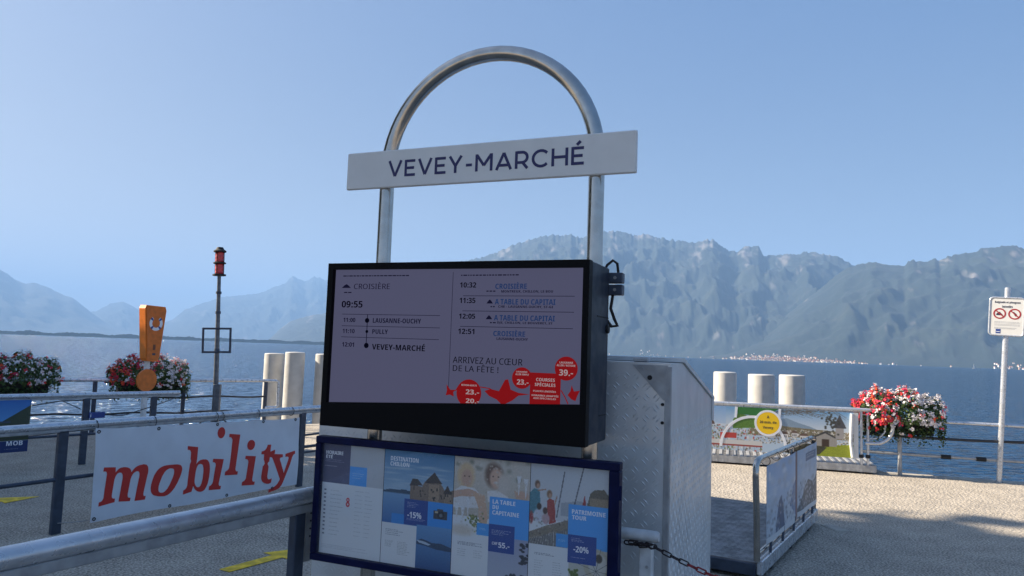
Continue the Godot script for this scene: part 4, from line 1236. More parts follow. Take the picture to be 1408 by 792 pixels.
	text(p, "MOB", Vector2(0.197, 0.368), Vector2(0.19, 0.058), 0.0572, M.textwhite, "sansbold")

func ring_points(c: Vector3, r: float) -> Array:
	var p := []
	for k in 14: p.append(c + Vector3(0, cos(TAU * k / 14) * r, sin(TAU * k / 14) * r))
	return p

func banner_z(x: float, y: float) -> float:   # the cloth hangs a little slack between its ties
	return 0.058 + 0.016 * sin(x * 2.3 + 0.6) * (0.9 - y) + 0.007 * sin(x * 5.2 + y * 3.0) + 0.005 * sin(y * 9.0 + x * 1.7) + 0.0035 * sin((x + y) * 14.0) * y

func build_banner() -> void:
	var b := thing("cloth_banner", "white cloth banner with big red wavy lettering tied to the rail", "banner", Vector3(-4.11, 0, -6.9), 61.27)
	var xa := 0.335
	var xb := 3.0
	var nx := 72
	var ny := 24
	var at := func(i: int, j: int) -> Vector3:
		var u := float(i) / nx
		var w := float(j) / ny
		var x := lerpf(xa, xb, u)
		var sag := 0.012 * absf(sin(u * PI * 4.0))
		var lo := lerpf(0.060, 0.045, u) + 0.008 * sin(u * 9.0)
		var hi := lerpf(0.935, 0.875, u) - sag
		var y := lerpf(lo, hi, w)
		return Vector3(x + 0.012 * sin(w * 3.0), y, banner_z(x, y))
	var st := SurfaceTool.new()
	st.begin(Mesh.PRIMITIVE_TRIANGLES)
	st.set_smooth_group(0)
	for side in 2:
		for i in nx + 1:
			for j in ny + 1:
				st.add_vertex(at.call(i, j) - Vector3(0, 0, 0.0015 * side))
	var N := (nx + 1) * (ny + 1)
	for i in nx:
		for j in ny:
			var a := i * (ny + 1) + j
			var c := a + ny + 1
			for t in [[a, a + 1, c], [c, a + 1, c + 1]]:
				for q in t: st.add_index(q)
				for q in [t[0], t[2], t[1]]: st.add_index(q + N)
	st.generate_normals()
	part("cloth", st.commit(), M.banner, b)
	# letters: glyph, left, right, bottom, top, lean
	for l in [["m", 0.425, 0.94, 0.198, 0.545, 0.05], ["o", 0.977, 1.294, 0.182, 0.512, 0.12], ["b", 1.361, 1.689, 0.167, 0.661, 0.02], ["ı", 1.706, 1.88, 0.163, 0.488, 0.04], ["l", 1.91, 2.093, 0.297, 0.745, 0.03], ["ı", 2.159, 2.343, 0.148, 0.475, 0.02], ["t", 2.387, 2.599, 0.125, 0.595, 0.04], ["y", 2.527, 2.948, 0.01, 0.461, 0.0]]:
		var tm := letters(l[0], "serifbold")
		var arr := tm.get_mesh_arrays()
		var box := tm.get_aabb()
		var vs: PackedVector3Array = arr[Mesh.ARRAY_VERTEX]
		for i in vs.size():
			var u := (vs[i].x - box.position.x) / box.size.x
			var w := (vs[i].y - box.position.y) / box.size.y
			var x: float = lerpf(l[1], l[2], u) + (w - 0.5) * l[5] * (0.7 + 0.6 * u)
			var y := lerpf(l[3], l[4], w) + 0.014 * sin(u * 5.0 + w * 2.0)
			vs[i] = Vector3(x, y, banner_z(x, y) + (0.0032 if vs[i].z > 0 else 0.0005))
		arr[Mesh.ARRAY_VERTEX] = vs
		var am := ArrayMesh.new()
		am.add_surface_from_arrays(Mesh.PRIMITIVE_TRIANGLES, arr)
		part("letter", am, M.bannerred, b)
	for d in [[1.81, 0.778, 0.05, 0.062], [2.233, 0.606, 0.056, 0.058]]:
		var mb := MB.new()
		var poly := PackedVector2Array()
		for k in 24: poly.append(Vector2(d[0] + cos(TAU * k / 24) * d[2], d[1] + sin(TAU * k / 24) * d[3]))
		var z := banner_z(d[0], d[1])
		mb.prism(poly, z, z + 0.004)
		part("letter_dot", mb.mesh(), M.bannerred, b)
	for e in [[0.37, 0.90], [1.0, 0.885], [1.75, 0.875], [2.4, 0.865], [2.93, 0.855], [0.37, 0.09], [1.2, 0.075], [1.95, 0.07], [2.6, 0.06]]:
		part("eyelet", tb(flat_ring(Vector3(e[0], e[1], banner_z(e[0], e[1]) + 0.002), 0.013), 0.005, 6, true), M.blackmatte, b)

func flat_ring(c: Vector3, r: float) -> Array:
	var p := []
	for k in 14: p.append(c + Vector3(cos(TAU * k / 14) * r, sin(TAU * k / 14) * r, 0))
	return p

# ---------------------------------------------------------------- gangways
func build_gangways() -> void:
	var g := thing("gangway", "aluminium gangway with looped handrail lying sunlit at the quay edge", "gangway", Vector3(3.63, 0, -13.05), -16.35, "gangways on the quay")
	var L := 2.52
	part("deck", bx(Vector3(0.8, 0.085, -0.55), Vector3(3.44, 0.11, 1.1), 0.006), M.deck, g)
	var k := -0.85
	while k < 2.5:
		part("batten", bx(Vector3(k, 0.147, -0.55), Vector3(0.05, 0.016, 1.06), 0.004), M.galvanised, g)
		k += 0.115
	var tm := MB.new()
	tm.xf = Transform3D(Basis(), Vector3(-0.9, 0.035, 0.0062))
	tread(tm, 3.4, 0.106)
	var o := part("tread_pattern", tm.mesh(), M.galvanised, g)
	o.set_meta("kind", "stuff")
	part("side_plate", bx(Vector3(0.8, 0.087, 0.003), Vector3(3.44, 0.112, 0.006), 0.002), M.galvanised, g)
	for x in [-0.7, 2.3]:
		part("skid", bx(Vector3(x, 0.015, -0.55), Vector3(0.08, 0.03, 1.0), 0.004), M.darkpost, g)
	# handrail with its end turned back in a loop
	var loop := [Vector3(-0.9, 1.03, -0.02), Vector3(1.0, 1.035, -0.02), Vector3(2.36, 1.04, -0.02)]
	for i in 13:
		var w := PI / 2 - PI * i / 12
		loop.append(Vector3(2.50 + 0.27 * cos(w), 0.77 + 0.27 * sin(w), -0.02))
	loop.append(Vector3(2.36, 0.50, -0.02))
	part("handrail", tb(loop, 0.03, 14), M.railmetal, g)
	part("handrail", tb([Vector3(-0.9, 0.99, -0.10), Vector3(2.36, 1.0, -0.10)], 0.02, 12), M.railmetal, g)
	var loop2 := [Vector3(2.30, 0.965, -0.06)]
	for i in 13:
		var w := PI / 2 - PI * i / 12
		loop2.append(Vector3(2.47 + 0.2 * cos(w), 0.77 + 0.195 * sin(w), -0.06))
	loop2.append(Vector3(2.30, 0.575, -0.06))
	part("handrail", tb(loop2, 0.018, 12), M.railmetal, g)
	for x in [-0.6, 2.30, 2.40]:
		part("post", tb([Vector3(x, 0.14, -0.03), Vector3(x, 1.02, -0.03)], 0.022, 12), M.railmetal, g)
	part("post", tb([Vector3(0.27, 0.14, -0.04), Vector3(0.27, 0.4, -0.04)], 0.022, 12), M.railmetal, g)
	for x in [2.30, 2.40]:
		part("clamp", tb([Vector3(x, 0.255, -0.03), Vector3(x, 0.31, -0.03)], 0.036, 12), M.blackmatte, g)
	# its landscape panel
	var p := thing("printed_panel", "printed landscape panel with town, chapel and yellow disc on the sunlit gangway", "panel", Vector3(3.63, 0, -13.05), -16.35)
	var im := Print.new(640, 200, Color(0.4, 0.5, 0.6))
	im.fade(0, 0, 1, 0.45, Color(0.16, 0.34, 0.55), Color(0.55, 0.60, 0.64))
	im.fade(0, 0, 0.30, 0.4, Color(0.22, 0.38, 0.6), Color(0.4, 0.5, 0.62))
	im.poly([[0.50, 0.42], [0.58, 0.24], [0.63, 0.20], [0.68, 0.28], [0.75, 0.36], [0.8, 0.44]], Color(0.22, 0.30, 0.38))
	im.poly([[0.42, 0.52], [0.50, 0.28], [0.56, 0.36], [0.66, 0.40], [1, 0.46], [1, 0.62], [0.42, 0.62]], Color(0.20, 0.17, 0.10), 0.4)
	for i in 900:
		var x := im.r.randf_range(0.50, 1.0)
		var y := im.r.randf_range(0.44, 0.78)
		var c: Color = [Color(0.6, 0.58, 0.52), Color(0.26, 0.19, 0.14), Color(0.42, 0.38, 0.32), Color(0.12, 0.12, 0.09), Color(0.62, 0.6, 0.58)][im.r.randi() % 5]
		im.rect(x, y, x + im.r.randf_range(0.002, 0.008), y + im.r.randf_range(0.01, 0.03), c)
	for i in 560:   # crowd and stalls on the print's other half
		var x := im.r.randf_range(0.0, 0.50)
		var y := im.r.randf_range(0.42, 0.98)
		var c: Color = [Color(0.55, 0.52, 0.48), Color(0.40, 0.36, 0.32), Color(0.16, 0.15, 0.14), Color(0.62, 0.6, 0.58), Color(0.16, 0.2, 0.08), Color(0.3, 0.25, 0.2), Color(0.5, 0.48, 0.46), Color(0.4, 0.08, 0.06)][im.r.randi() % 8]
		im.rect(x, y, x + im.r.randf_range(0.003, 0.010), y + im.r.randf_range(0.015, 0.05), c)
	im.poly([[0.14, 0.30], [0.22, 0.26], [0.24, 0.42], [0.14, 0.48]], Color(0.10, 0.06, 0.05), 0.4)
	im.poly([[0.34, 0.3], [0.37, 0.12], [0.42, 0.2], [0.46, 0.12], [0.48, 0.45], [0.34, 0.5]], Color(0.10, 0.20, 0.03), 0.4)
	im.rect(0.27, 0.60, 0.36, 0.72, Color(0.45, 0.05, 0.04))
	im.rect(0.22, 0.86, 0.5, 0.89, Color(0.30, 0.06, 0.05))
	for i in 9: im.line(0.25 + i * 0.03, 0.75, 0.25 + i * 0.03, 0.99, 0.6, Color(0.12, 0.10, 0.10))
	for hs in [[0.52, 0.46, 0.05, 0.2], [0.60, 0.5, 0.035, 0.16], [0.655, 0.47, 0.03, 0.14], [0.70, 0.52, 0.04, 0.15]]:
		im.rect(hs[0], hs[1] + 0.05, hs[0] + hs[2], hs[1] + hs[3], Color(0.6, 0.58, 0.55))
		im.poly([[hs[0] - 0.006, hs[1] + 0.06], [hs[0] + 0.008, hs[1]], [hs[0] + hs[2] - 0.008, hs[1]], [hs[0] + hs[2] + 0.006, hs[1] + 0.06]], Color(0.13, 0.08, 0.06))
		for wn in 3: im.rect(hs[0] + hs[2] * (0.15 + 0.3 * wn), hs[1] + 0.09, hs[0] + hs[2] * (0.27 + 0.3 * wn), hs[1] + 0.13, Color(0.08, 0.08, 0.09))
	im.rect(0.2, 0.76, 0.5, 0.86, Color(0.55, 0.53, 0.5))
	im.poly([[0.72, 0.80], [1, 0.70], [1, 1], [0.70, 1]], Color(0.26, 0.30, 0.02), 0.25)
	im.poly([[0.62, 0.84], [0.74, 0.74], [0.84, 0.80], [0.80, 0.97], [0.62, 0.98]], Color(0.05, 0.05, 0.03), 0.5)
	im.poly([[0.77, 0.78], [0.77, 0.58], [0.83, 0.46], [0.89, 0.58], [0.89, 0.78]], Color(0.30, 0.28, 0.25), 0.1)
	im.poly([[0.76, 0.60], [0.83, 0.44], [0.90, 0.60], [0.885, 0.60], [0.83, 0.49], [0.775, 0.60]], Color(0.05, 0.05, 0.05))
	im.rect(0.815, 0.62, 0.85, 0.78, Color(0.05, 0.03, 0.02))
	im.rect(0.885, 0.32, 0.925, 0.60, Color(0.32, 0.3, 0.28))
	im.poly([[0.87, 0.36], [0.905, 0.06], [0.94, 0.36]], Color(0.07, 0.07, 0.08))
	for i in 40: im.blob(im.r.randfn(0.86, 0.02), im.r.randfn(0.26, 0.10), 0.008, 0.03, Color(0.05, 0.05, 0.04), 0.6)
	for i in 46: im.line(im.r.randf_range(0.55, 0.9), 0.0, im.r.randf_range(0.5, 0.95), im.r.randf_range(0.05, 0.2), 0.3, Color(0.12, 0.10, 0.08))
	im.soften(0, 0, 1, 1)
	im.rect(0.975, 0, 1, 1, Color(0.6, 0.6, 0.58))
	var mb := MB.new()
	mb.quad(Vector3(-0.75, 0.245, 0.012), Vector3(2.25, 0.245, 0.012), Vector3(2.25, 0.985, 0.012), Vector3(-0.75, 0.985, 0.012), Vector3.BACK)
	part("print", mb.mesh(), im.material(0.45), p)
	part("sheet", bx(Vector3(0.75, 0.615, 0.009), Vector3(3.0, 0.74, 0.004)), M.whitepaint, p)
	part("arch_border", pr(ringpoly(Vector2(0.60, 0.30), 0.505, 0.55, 0.0, PI, 40), 0.0122, 0.015), M.textwhite, p)
	part("green_band", pr([Vector2(0.345, 0.87), Vector2(0.60, 0.852), Vector2(0.85, 0.87), Vector2(1.01, 0.985), Vector2(0.33, 0.985)], 0.0122, 0.014), M.greenprint, p)
	part("arch_border", pr([Vector2(0.295, 0.80), Vector2(0.33, 0.80), Vector2(0.345, 0.985), Vector2(0.30, 0.985)], 0.0122, 0.0155), M.textwhite, p)
	part("arch_border", pr([Vector2(1.0, 0.80), Vector2(1.04, 0.84), Vector2(1.05, 0.985), Vector2(1.01, 0.985)], 0.0122, 0.0155), M.textwhite, p)
	var dd := part("yellow_disc", disc(Vector2(0.84, 0.735), 0.185, 0.0122, 0.0185), M.yellowprint, p)
	part("disc_border", annulus(Vector2(0.84, 0.735), 0.186, 0.222, 0.0122, 0.0187), M.textwhite, dd)
	for r in [["À", 0.84, 0.842, 0.04, 0.05], ["20 min. de", 0.84, 0.752, 0.27, 0.045], ["Vevey", 0.84, 0.655, 0.17, 0.055]]:
		text(dd, r[0], Vector2(r[1], r[2]), Vector2(r[3], r[4]), 0.0192, M.textdark, "sansbold")
	part("end_strip", tb([Vector3(2.16, 0.26, 0.035), Vector3(2.13, 0.5, 0.04), Vector3(2.14, 0.75, 0.04), Vector3(2.15, 0.97, 0.035)], [0.03, 0.026, 0.028, 0.03], 12), M.whitepaint, p)

	# gangway standing in the shade beside the cabinet
	g = thing("gangway", "shaded aluminium gangway with low tread plate deck beside the grey cabinet", "gangway", Vector3(2.10, 0, -6.25), 58.5, "gangways on the quay")
	L = 2.66
	part("deck", bx(Vector3(L / 2, 0.12, -0.66), Vector3(L, 0.05, 1.28), 0.006), M.deck, g)
	tm = MB.new()
	tm.xf = Transform3D(Basis(Vector3.RIGHT, -PI / 2), Vector3(0.02, 0.1452, -0.04))
	tread(tm, L - 0.04, 1.22, 0.06)
	o = part("tread_pattern", tm.mesh(), M.deck, g)
	o.set_meta("kind", "stuff")
	part("side_beam", bx(Vector3(L / 2, 0.105, 0.0), Vector3(L, 0.12, 0.05), 0.008), M.railmetal, g)
	part("side_beam", bx(Vector3(L / 2, 0.105, -1.32), Vector3(L, 0.12, 0.05), 0.008), M.railmetal, g)
	part("end_beam", bx(Vector3(0.012, 0.085, -0.66), Vector3(0.05, 0.1, 1.26), 0.006), M.darkpost, g)
	for x in [0.45, 1.3, 2.2]:
		var wh := MB.new()
		wh.tube([Vector3(x, 0.05, -0.06), Vector3(x, 0.05, 0.0)], 0.05, 16)
		part("wheel", wh.mesh(), M.blackmatte, g)
	for z in [-0.02]:
		var fr := [Vector3(0.0, 0.16, z), Vector3(-0.02, 0.5, z), Vector3(-0.06, 0.85, z), Vector3(-0.05, 0.93, z), Vector3(0.0, 0.965, z), Vector3(0.08, 0.975, z), Vector3(1.3, 0.965, z), Vector3(2.5, 0.955, z), Vector3(2.62, 0.94, z), Vector3(2.64, 0.88, z), Vector3(2.64, 0.16, z)]
		part("handrail", tb(fr, 0.027, 14), M.steel, g)
		part("handrail", tb([Vector3(0.0, 0.21, z), Vector3(2.64, 0.21, z)], 0.018, 12), M.steel, g)
	for x in [1.42]:
		part("post", tb([Vector3(x, 0.16, -0.02), Vector3(x, 0.95, -0.02)], 0.022, 12), M.steel, g)
	for i in 5:
		part("tie", tb([Vector3(0.3 + i * 0.5, 0.17, 0.02), Vector3(0.34 + i * 0.5, 0.30, 0.02)], 0.012, 8), M.darkpost, g)
	var panels := [[0.14, 1.36, 0.27, 0.915, "pale blue cloth panel with white figures on the shaded gangway, nearer half"], [1.47, 2.56, 0.27, 0.915, "pale cloth panel with grey hill print on the shaded gangway, farther half"]]
	for n in 2:
		var q: Array = panels[n]
		var c := thing("printed_panel", q[4], "panel", Vector3(2.10, 0, -6.25), 58.5, "panels on the shaded gangway")
		var pim := Print.new(220, 180, Color(0.5, 0.55, 0.62))
		if n == 0:
			pim.fade(0, 0, 1, 1, Color(0.34, 0.44, 0.58), Color(0.52, 0.55, 0.58))
			for i in 40: pim.blob(pim.r.randf(), pim.r.randf(), 0.1, 0.06, Color(0.55, 0.58, 0.62) * pim.r.randf_range(0.6, 1.1), 1.0)
			pim.poly([[0.2, 1], [0.35, 0.55], [0.45, 0.48], [0.52, 0.62], [0.6, 1]], Color(0.10, 0.13, 0.20), 0.3)
			pim.poly([[0.6, 1], [0.7, 0.5], [0.78, 0.44], [0.86, 0.6], [0.95, 1]], Color(0.55, 0.56, 0.58), 0.2)
			pim.poly([[0.74, 0.7], [0.86, 0.45], [1, 0.4], [1, 0.9]], Color(0.18, 0.24, 0.36), 0.3)
			pim.rows(0.06, 0.35, 0.2, 0.42, 8, Color(0.6, 0.62, 0.66))
			pim.rect(0.05, 0.10, 0.09, 0.2, Color(0.62, 0.62, 0.64))
		else:
			pim.fade(0, 0, 1, 1, Color(0.42, 0.48, 0.57), Color(0.55, 0.57, 0.59))
			for i in 40: pim.blob(pim.r.randf(), pim.r.randf(), 0.1, 0.06, Color(0.55, 0.57, 0.6) * pim.r.randf_range(0.6, 1.1), 1.0)
			pim.poly([[0.0, 0.9], [0.3, 0.6], [0.5, 0.52], [0.75, 0.6], [1, 0.5], [1, 1], [0, 1]], Color(0.12, 0.13, 0.14), 0.4)
			pim.rect(0.35, 0.10, 0.9, 0.22, Color(0.14, 0.17, 0.24))
			pim.rows(0.4, 0.85, 0.13, 0.19, 3, Color(0.5, 0.5, 0.5))
		for i in 120: pim.blob(pim.r.randf(), 0.5 + pim.r.randf() * 0.45, 0.03, 0.03, Color(0.5, 0.52, 0.56) * pim.r.randf_range(0.2, 1.1), 0.9)
		pim.soften(0, 0, 1, 1)
		pim.rect(0, 0.93, 1, 1, Color(0.6, 0.6, 0.6))
		var cm := MB.new()
		var nn := 10
		for i in nn:
			for side in [1.0, -1.0]:
				var u0 := float(i) / nn
				var u1 := float(i + 1) / nn
				var z0: float = 0.022 + 0.012 * sin(u0 * PI) + 0.006 * sin(u0 * 9.0) + side * 0.001
				var z1: float = 0.022 + 0.012 * sin(u1 * PI) + 0.006 * sin(u1 * 9.0) + side * 0.001
				var xa := lerpf(q[0], q[1], u0)
				var xb := lerpf(q[0], q[1], u1)
				var lo0 := 0.27 - 0.02 * u0
				var lo1 := 0.27 - 0.02 * u1
				var nv: Vector3 = Vector3(-(z1 - z0) / (xb - xa), 0, 1).normalized() * side
				cm.tri(Vector3(xa, lo0, z0), Vector3(xb, lo1, z1), Vector3(xb, q[3], z1), nv, nv, nv, Vector2(u0, 1), Vector2(u1, 1), Vector2(u1, 0))
				cm.tri(Vector3(xa, lo0, z0), Vector3(xb, q[3], z1), Vector3(xa, q[3], z0), nv, nv, nv, Vector2(u0, 1), Vector2(u1, 0), Vector2(u0, 0))
		part("cloth", cm.mesh(), pim.material(0.5), c)
		for x in [0.08, 0.4, 0.7, 0.95]:
			part("cable_tie", tb(ring_points(Vector3(lerpf(q[0], q[1], x), 0.945, -0.008), 0.038), 0.003, 6, true), M.blackmatte, c)
	# the middle post's cover strip
	part("post_cover", bx(Vector3(1.415, 0.58, 0.012), Vector3(0.07, 0.66, 0.03), 0.006), mat(Color(0.30, 0.19, 0.17), 0.6), g)

# ---------------------------------------------------------------- quay edge: fences, lifebuoy box, light, piles, sign
func build_waterside() -> void:
	var f := thing("edge_fence", "grey tube fence with wires along the quay edge below the signal light", "railing", Vector3(-9.6, 0, -12.7), 37.71, "fences along the quay edge")
	part("handrail", tb([Vector3(-3, 0.99, 0), Vector3(5.50, 0.99, 0), Vector3(5.78, 0.985, 0), Vector3(5.83, 0.95, 0), Vector3(5.84, 0.46, 0), Vector3(5.80, 0.42, 0), Vector3(5.56, 0.42, 0)], 0.032, 14), M.railmetal, f)
	for x in [-2.4, 0.1, 2.32, 3.9, 5.56]: post(f, x, 0.975, 0.075, 0.04)
	for y in [0.66, 0.36]:
		var w := []
		for i in 30:
			var x := -3.0 + 8.56 * i / 29.0
			w.append(Vector3(x, y + 0.015 * sin(i * 1.3), 0.03))
		part("cross_wire", tb(w, 0.018, 8), M.wire, f)
	f = thing("edge_fence", "grey tube fence with two lower rails beside the right-hand flower box", "railing", Vector3(5.6, 0, -12.66), -16.87, "fences along the quay edge")
	part("handrail", tb([Vector3(0.3, 0.90, 0), Vector3(9, 0.90, 0)], 0.028, 14), M.railmetal, f)
	for x in [0.90, 4.4, 7.4]: part("post", tb([Vector3(x, 0.0, 0), Vector3(x, 0.90, 0)], 0.034, 12), M.galvanised, f)
	part("mid_rail", tb([Vector3(0.3, 0.35, 0), Vector3(9, 0.33, 0)], 0.024, 10), M.galvanised, f)
	var w2 := []
	for i in 40:
		var x := 0.3 + 8.7 * i / 39.0
		w2.append(Vector3(x, 0.655 - 0.025 * absf(sin(x * 1.1)), 0.02))
	part("cross_wire", tb(w2, 0.022, 8), M.wire, f)
	for x in [1.5, 2.0, 2.9, 3.7]:
		part("sleeve", tb([Vector3(x, 0.345, 0), Vector3(x + 0.14, 0.345, 0)], 0.036, 10), M.blackmatte, f)

	# signal light on its pole
	var s := thing("signal_light", "slim grey pole with a red two-tier signal lantern and open square frame", "signal light", Vector3(-5.83, 0, -15.05), 10.0)
	var lean := Transform3D(Basis(Vector3.BACK, deg_to_rad(2.0)), Vector3.ZERO)
	part("column", bx(Vector3(0, 0.47, 0), Vector3(0.14, 0.94, 0.14), 0.012), M.greypole, s)
	part("pole", tb([Vector3(0, 0.9, 0), Vector3(0, 2.2, 0), Vector3(0, 3.13, 0)], [0.05, 0.042, 0.034], 14), M.greypole, s, lean)
	for y in [1.6, 2.35, 2.75]: part("clamp", tb([Vector3(0, y, 0), Vector3(0, y + 0.05, 0)], 0.055, 12), M.darkpost, s, lean)
	for b in [[Vector3(0.0, 2.05, 0.05), Vector3(0.56, 0.04, 0.03)], [Vector3(0.0, 1.58, 0.05), Vector3(0.56, 0.04, 0.03)], [Vector3(-0.26, 1.815, 0.05), Vector3(0.04, 0.43, 0.03)], [Vector3(0.26, 1.815, 0.05), Vector3(0.04, 0.43, 0.03)]]:
		part("frame_bar", bx(b[0], b[1], 0.003), M.darkpost, s, lean)
	var lan := MB.new()
	lan.lathe([Vector2(0.001, 3.12), Vector2(0.13, 3.12), Vector2(0.13, 3.15), Vector2(0.07, 3.16), Vector2(0.001, 3.16)], 20)
	part("base_flange", lan.mesh(), M.blackmatte, s, lean)
	for y in [3.16, 3.40]:
		lan = MB.new()
		lan.lathe([Vector2(0.001, y), Vector2(0.075, y), Vector2(0.085, y + 0.02), Vector2(0.08, y + 0.06), Vector2(0.085, y + 0.1), Vector2(0.08, y + 0.14), Vector2(0.085, y + 0.18), Vector2(0.075, y + 0.2), Vector2(0.001, y + 0.2)], 20)
		part("lens", lan.mesh(), M.lens, s, lean)
	lan = MB.new()
	lan.lathe([Vector2(0.001, 3.36), Vector2(0.12, 3.365), Vector2(0.125, 3.385), Vector2(0.1, 3.40), Vector2(0.001, 3.40)], 20)
	part("collar", lan.mesh(), M.blackmatte, s, lean)
	lan = MB.new()
	lan.lathe([Vector2(0.001, 3.60), Vector2(0.12, 3.60), Vector2(0.125, 3.625), Vector2(0.08, 3.66), Vector2(0.06, 3.70), Vector2(0.001, 3.71)], 20)
	part("cap", lan.mesh(), M.blackmatte, s, lean)
	for k in 4:
		var w := TAU * k / 4 + 0.4
		part("guard_rod", tb([Vector3(cos(w) * 0.1, 3.14, sin(w) * 0.1), Vector3(cos(w) * 0.1, 3.62, sin(w) * 0.1)], 0.008, 6), M.blackmatte, s, lean)
	var hoop := []
	for k in 15: hoop.append(Vector3(cos(PI * k / 14) * 0.26, 0.12 + sin(PI * k / 14) * 0.2, 0.15))
	part("hoop", tb(hoop, 0.018, 8), M.greypole, s)

	# lifebuoy box
	var b := thing("lifebuoy_box", "tapered orange lifebuoy box on a white post with round orange disc", "lifebuoy box", Vector3(-6.0, 0, -12.5), 63.0)
	part("post", bx(Vector3(0, 0.73, -0.06), Vector3(0.085, 1.46, 0.05), 0.006), M.whitepaint, b)
	var o := MB.new()
	o.prism(PackedVector2Array([Vector2(-0.09, 1.43), Vector2(0.105, 1.42), Vector2(0.14, 1.5), Vector2(0.215, 2.28), Vector2(0.19, 2.345), Vector2(-0.175, 2.355), Vector2(-0.195, 2.30), Vector2(-0.115, 1.48)]), -0.10, 0.05)
	part("box", o.mesh(), M.orange, b)
	o = MB.new()
	o.prism(PackedVector2Array([Vector2(-0.075, 1.45), Vector2(0.09, 1.44), Vector2(0.12, 1.5), Vector2(0.195, 2.27), Vector2(0.175, 2.325), Vector2(-0.16, 2.335), Vector2(-0.175, 2.29), Vector2(-0.10, 1.48)]), 0.05, 0.062)
	part("cover", o.mesh(), M.orangedark, b)
	part("ring_symbol", pr(ringpoly(Vector2(0.02, 2.06), 0.075, 0.125, PI * 0.70, PI * 2.30, 30), 0.062, 0.066), M.textwhite, b)
	for a in [PI * 0.78, PI * 1.25, PI * 1.75, PI * 2.22]:
		part("ring_band", pr(ringpoly(Vector2(0.02, 2.06), 0.073, 0.127, a - 0.16, a + 0.16, 4), 0.0635, 0.0675), M.blueprint, b)
	part("notice", bx(Vector3(0.02, 1.66, 0.063), Vector3(0.045, 0.09, 0.003)), mat(Color(0.16, 0.05, 0.02), 0.6), b)
	part("notice", bx(Vector3(0.02, 1.545, 0.063), Vector3(0.06, 0.035, 0.003)), M.darkpost, b)
	part("disc", disc(Vector2(-0.02, 1.11), 0.185, -0.03, 0.0, 32), M.orangedark, b)

	# mooring piles standing in the water
	var piles := [[-5.645, -18.0, 0.235, 1.55, "pale mooring pile below the signal light, left of the close pair"], [-5.04, -17.6, 0.225, 1.60, "pale mooring pile right of the close pair by the fence end"], [-4.36, -17.7, 0.22, 1.58, "pale mooring pile half hidden behind the screen's black edge"], [4.153, -14.4, 0.213, 1.545, "sunlit mooring pile directly beside the grey cabinet"], [5.056, -15.0, 0.255, 1.51, "middle one of three sunlit mooring piles behind the gangway"], [5.895, -15.6, 0.256, 1.508, "sunlit mooring pile nearest the red and white flower box"]]
	for q in piles:
		var t := thing("mooring_pile", q[4], "pile", Vector3(q[0], 0, q[1]), 0, "mooring piles in the water")
		var mb := MB.new()
		mb.lathe([Vector2(q[2], -4.0), Vector2(q[2], q[3] - 0.012), Vector2(q[2] - 0.012, q[3])], 40)
		part("shaft", mb.mesh(), M.pile, t)
		mb = MB.new()
		mb.lathe([Vector2(q[2] - 0.012, q[3]), Vector2(q[2] - 0.03, q[3] + 0.004), Vector2(0.001, q[3] + 0.012)], 40)
		part("cap", mb.mesh(), M.pile, t)

	# no-bathing sign
	var n := thing("bathing_sign", "white prohibition sign with two struck-out circles on a grey pole", "sign", Vector3(7.81, 0, -11.98), -33.0)
	var tilt := Transform3D(Basis(Vector3.BACK, deg_to_rad(-3.2)), Vector3.ZERO)
	part("pole", tb([Vector3(0, -0.02, 0), Vector3(0, 3.08, 0), Vector3(0, 3.10, 0)], [0.042, 0.042, 0.034], 16), M.railmetal, n, tilt)
	var board := part("board", pr(rounded(Vector2(0.0, 2.63), 0.46, 0.60, 0.05), 0.05, 0.058), M.signwhite, n, tilt)
	var rim := []
	for q in rounded(Vector2(0.0, 2.63), 0.46, 0.60, 0.05): rim.append(Vector3(q.x, q.y, 0.054))
	part("rim", tb(rim, 0.014, 8, true), M.railmetal, board)
	for y in [2.80, 2.46]: part("clamp", bx(Vector3(0, y, 0.02), Vector3(0.13, 0.04, 0.06), 0.004), M.galvanised, n, tilt)
	text(board, "Baignade et plongeon", Vector2(0.005, 2.855), Vector2(0.34, 0.045), 0.0592, M.textdark, "sansbold")
	text(board, "interdits", Vector2(0.005, 2.79), Vector2(0.14, 0.04), 0.0592, M.textdark, "sansbold")
	for x in [-0.095, 0.105]:
		var c := Vector2(x, 2.675)
		var sy := part("prohibition_ring", annulus(c, 0.066, 0.086, 0.0582, 0.0602), M.redprint, board)
		part("swimmer_mark", pr([c + Vector2(-0.05, -0.012), c + Vector2(-0.02, 0.02), c + Vector2(0.0, 0.03), c + Vector2(0.035, -0.01), c + Vector2(0.05, -0.026), c + Vector2(-0.04, -0.028)] if x < 0 else [c + Vector2(-0.045, 0.03), c + Vector2(-0.01, 0.035), c + Vector2(0.03, -0.005), c + Vector2(0.02, -0.04), c + Vector2(0.005, -0.03), c + Vector2(-0.015, 0.01)], 0.0582, 0.0594), M.textdark, sy)
		part("strike_bar", bx(Vector3(c.x, c.y, 0.0598), Vector3(0.15, 0.016, 0.0016), 0.0, Basis(Vector3.BACK, -0.75)), M.redprint, sy)
	var sp := MB.new()
	rng.seed = 4
	for l in [2.545, 2.528, 2.505, 2.488, 2.45, 2.436]:
		var x := -0.16
		while x < (0.17 if l > 2.48 else 0.12):
			var ww := rng.randf_range(0.01, 0.03)
			sp.box(Vector3(x + ww / 2, l, 0.0586), Vector3(ww, 0.006, 0.001))
			x += ww + 0.006
	part("small_print", sp.mesh(), M.greyprint, board).set_meta("kind", "stuff")
	part("emblem", bx(Vector3(-0.105, 2.392, 0.0588), Vector3(0.065, 0.07, 0.0014)), M.blueprint, board)
	part("emblem_bar", bx(Vector3(-0.105, 2.385, 0.0600), Vector3(0.05, 0.008, 0.001)), M.textwhite, board)

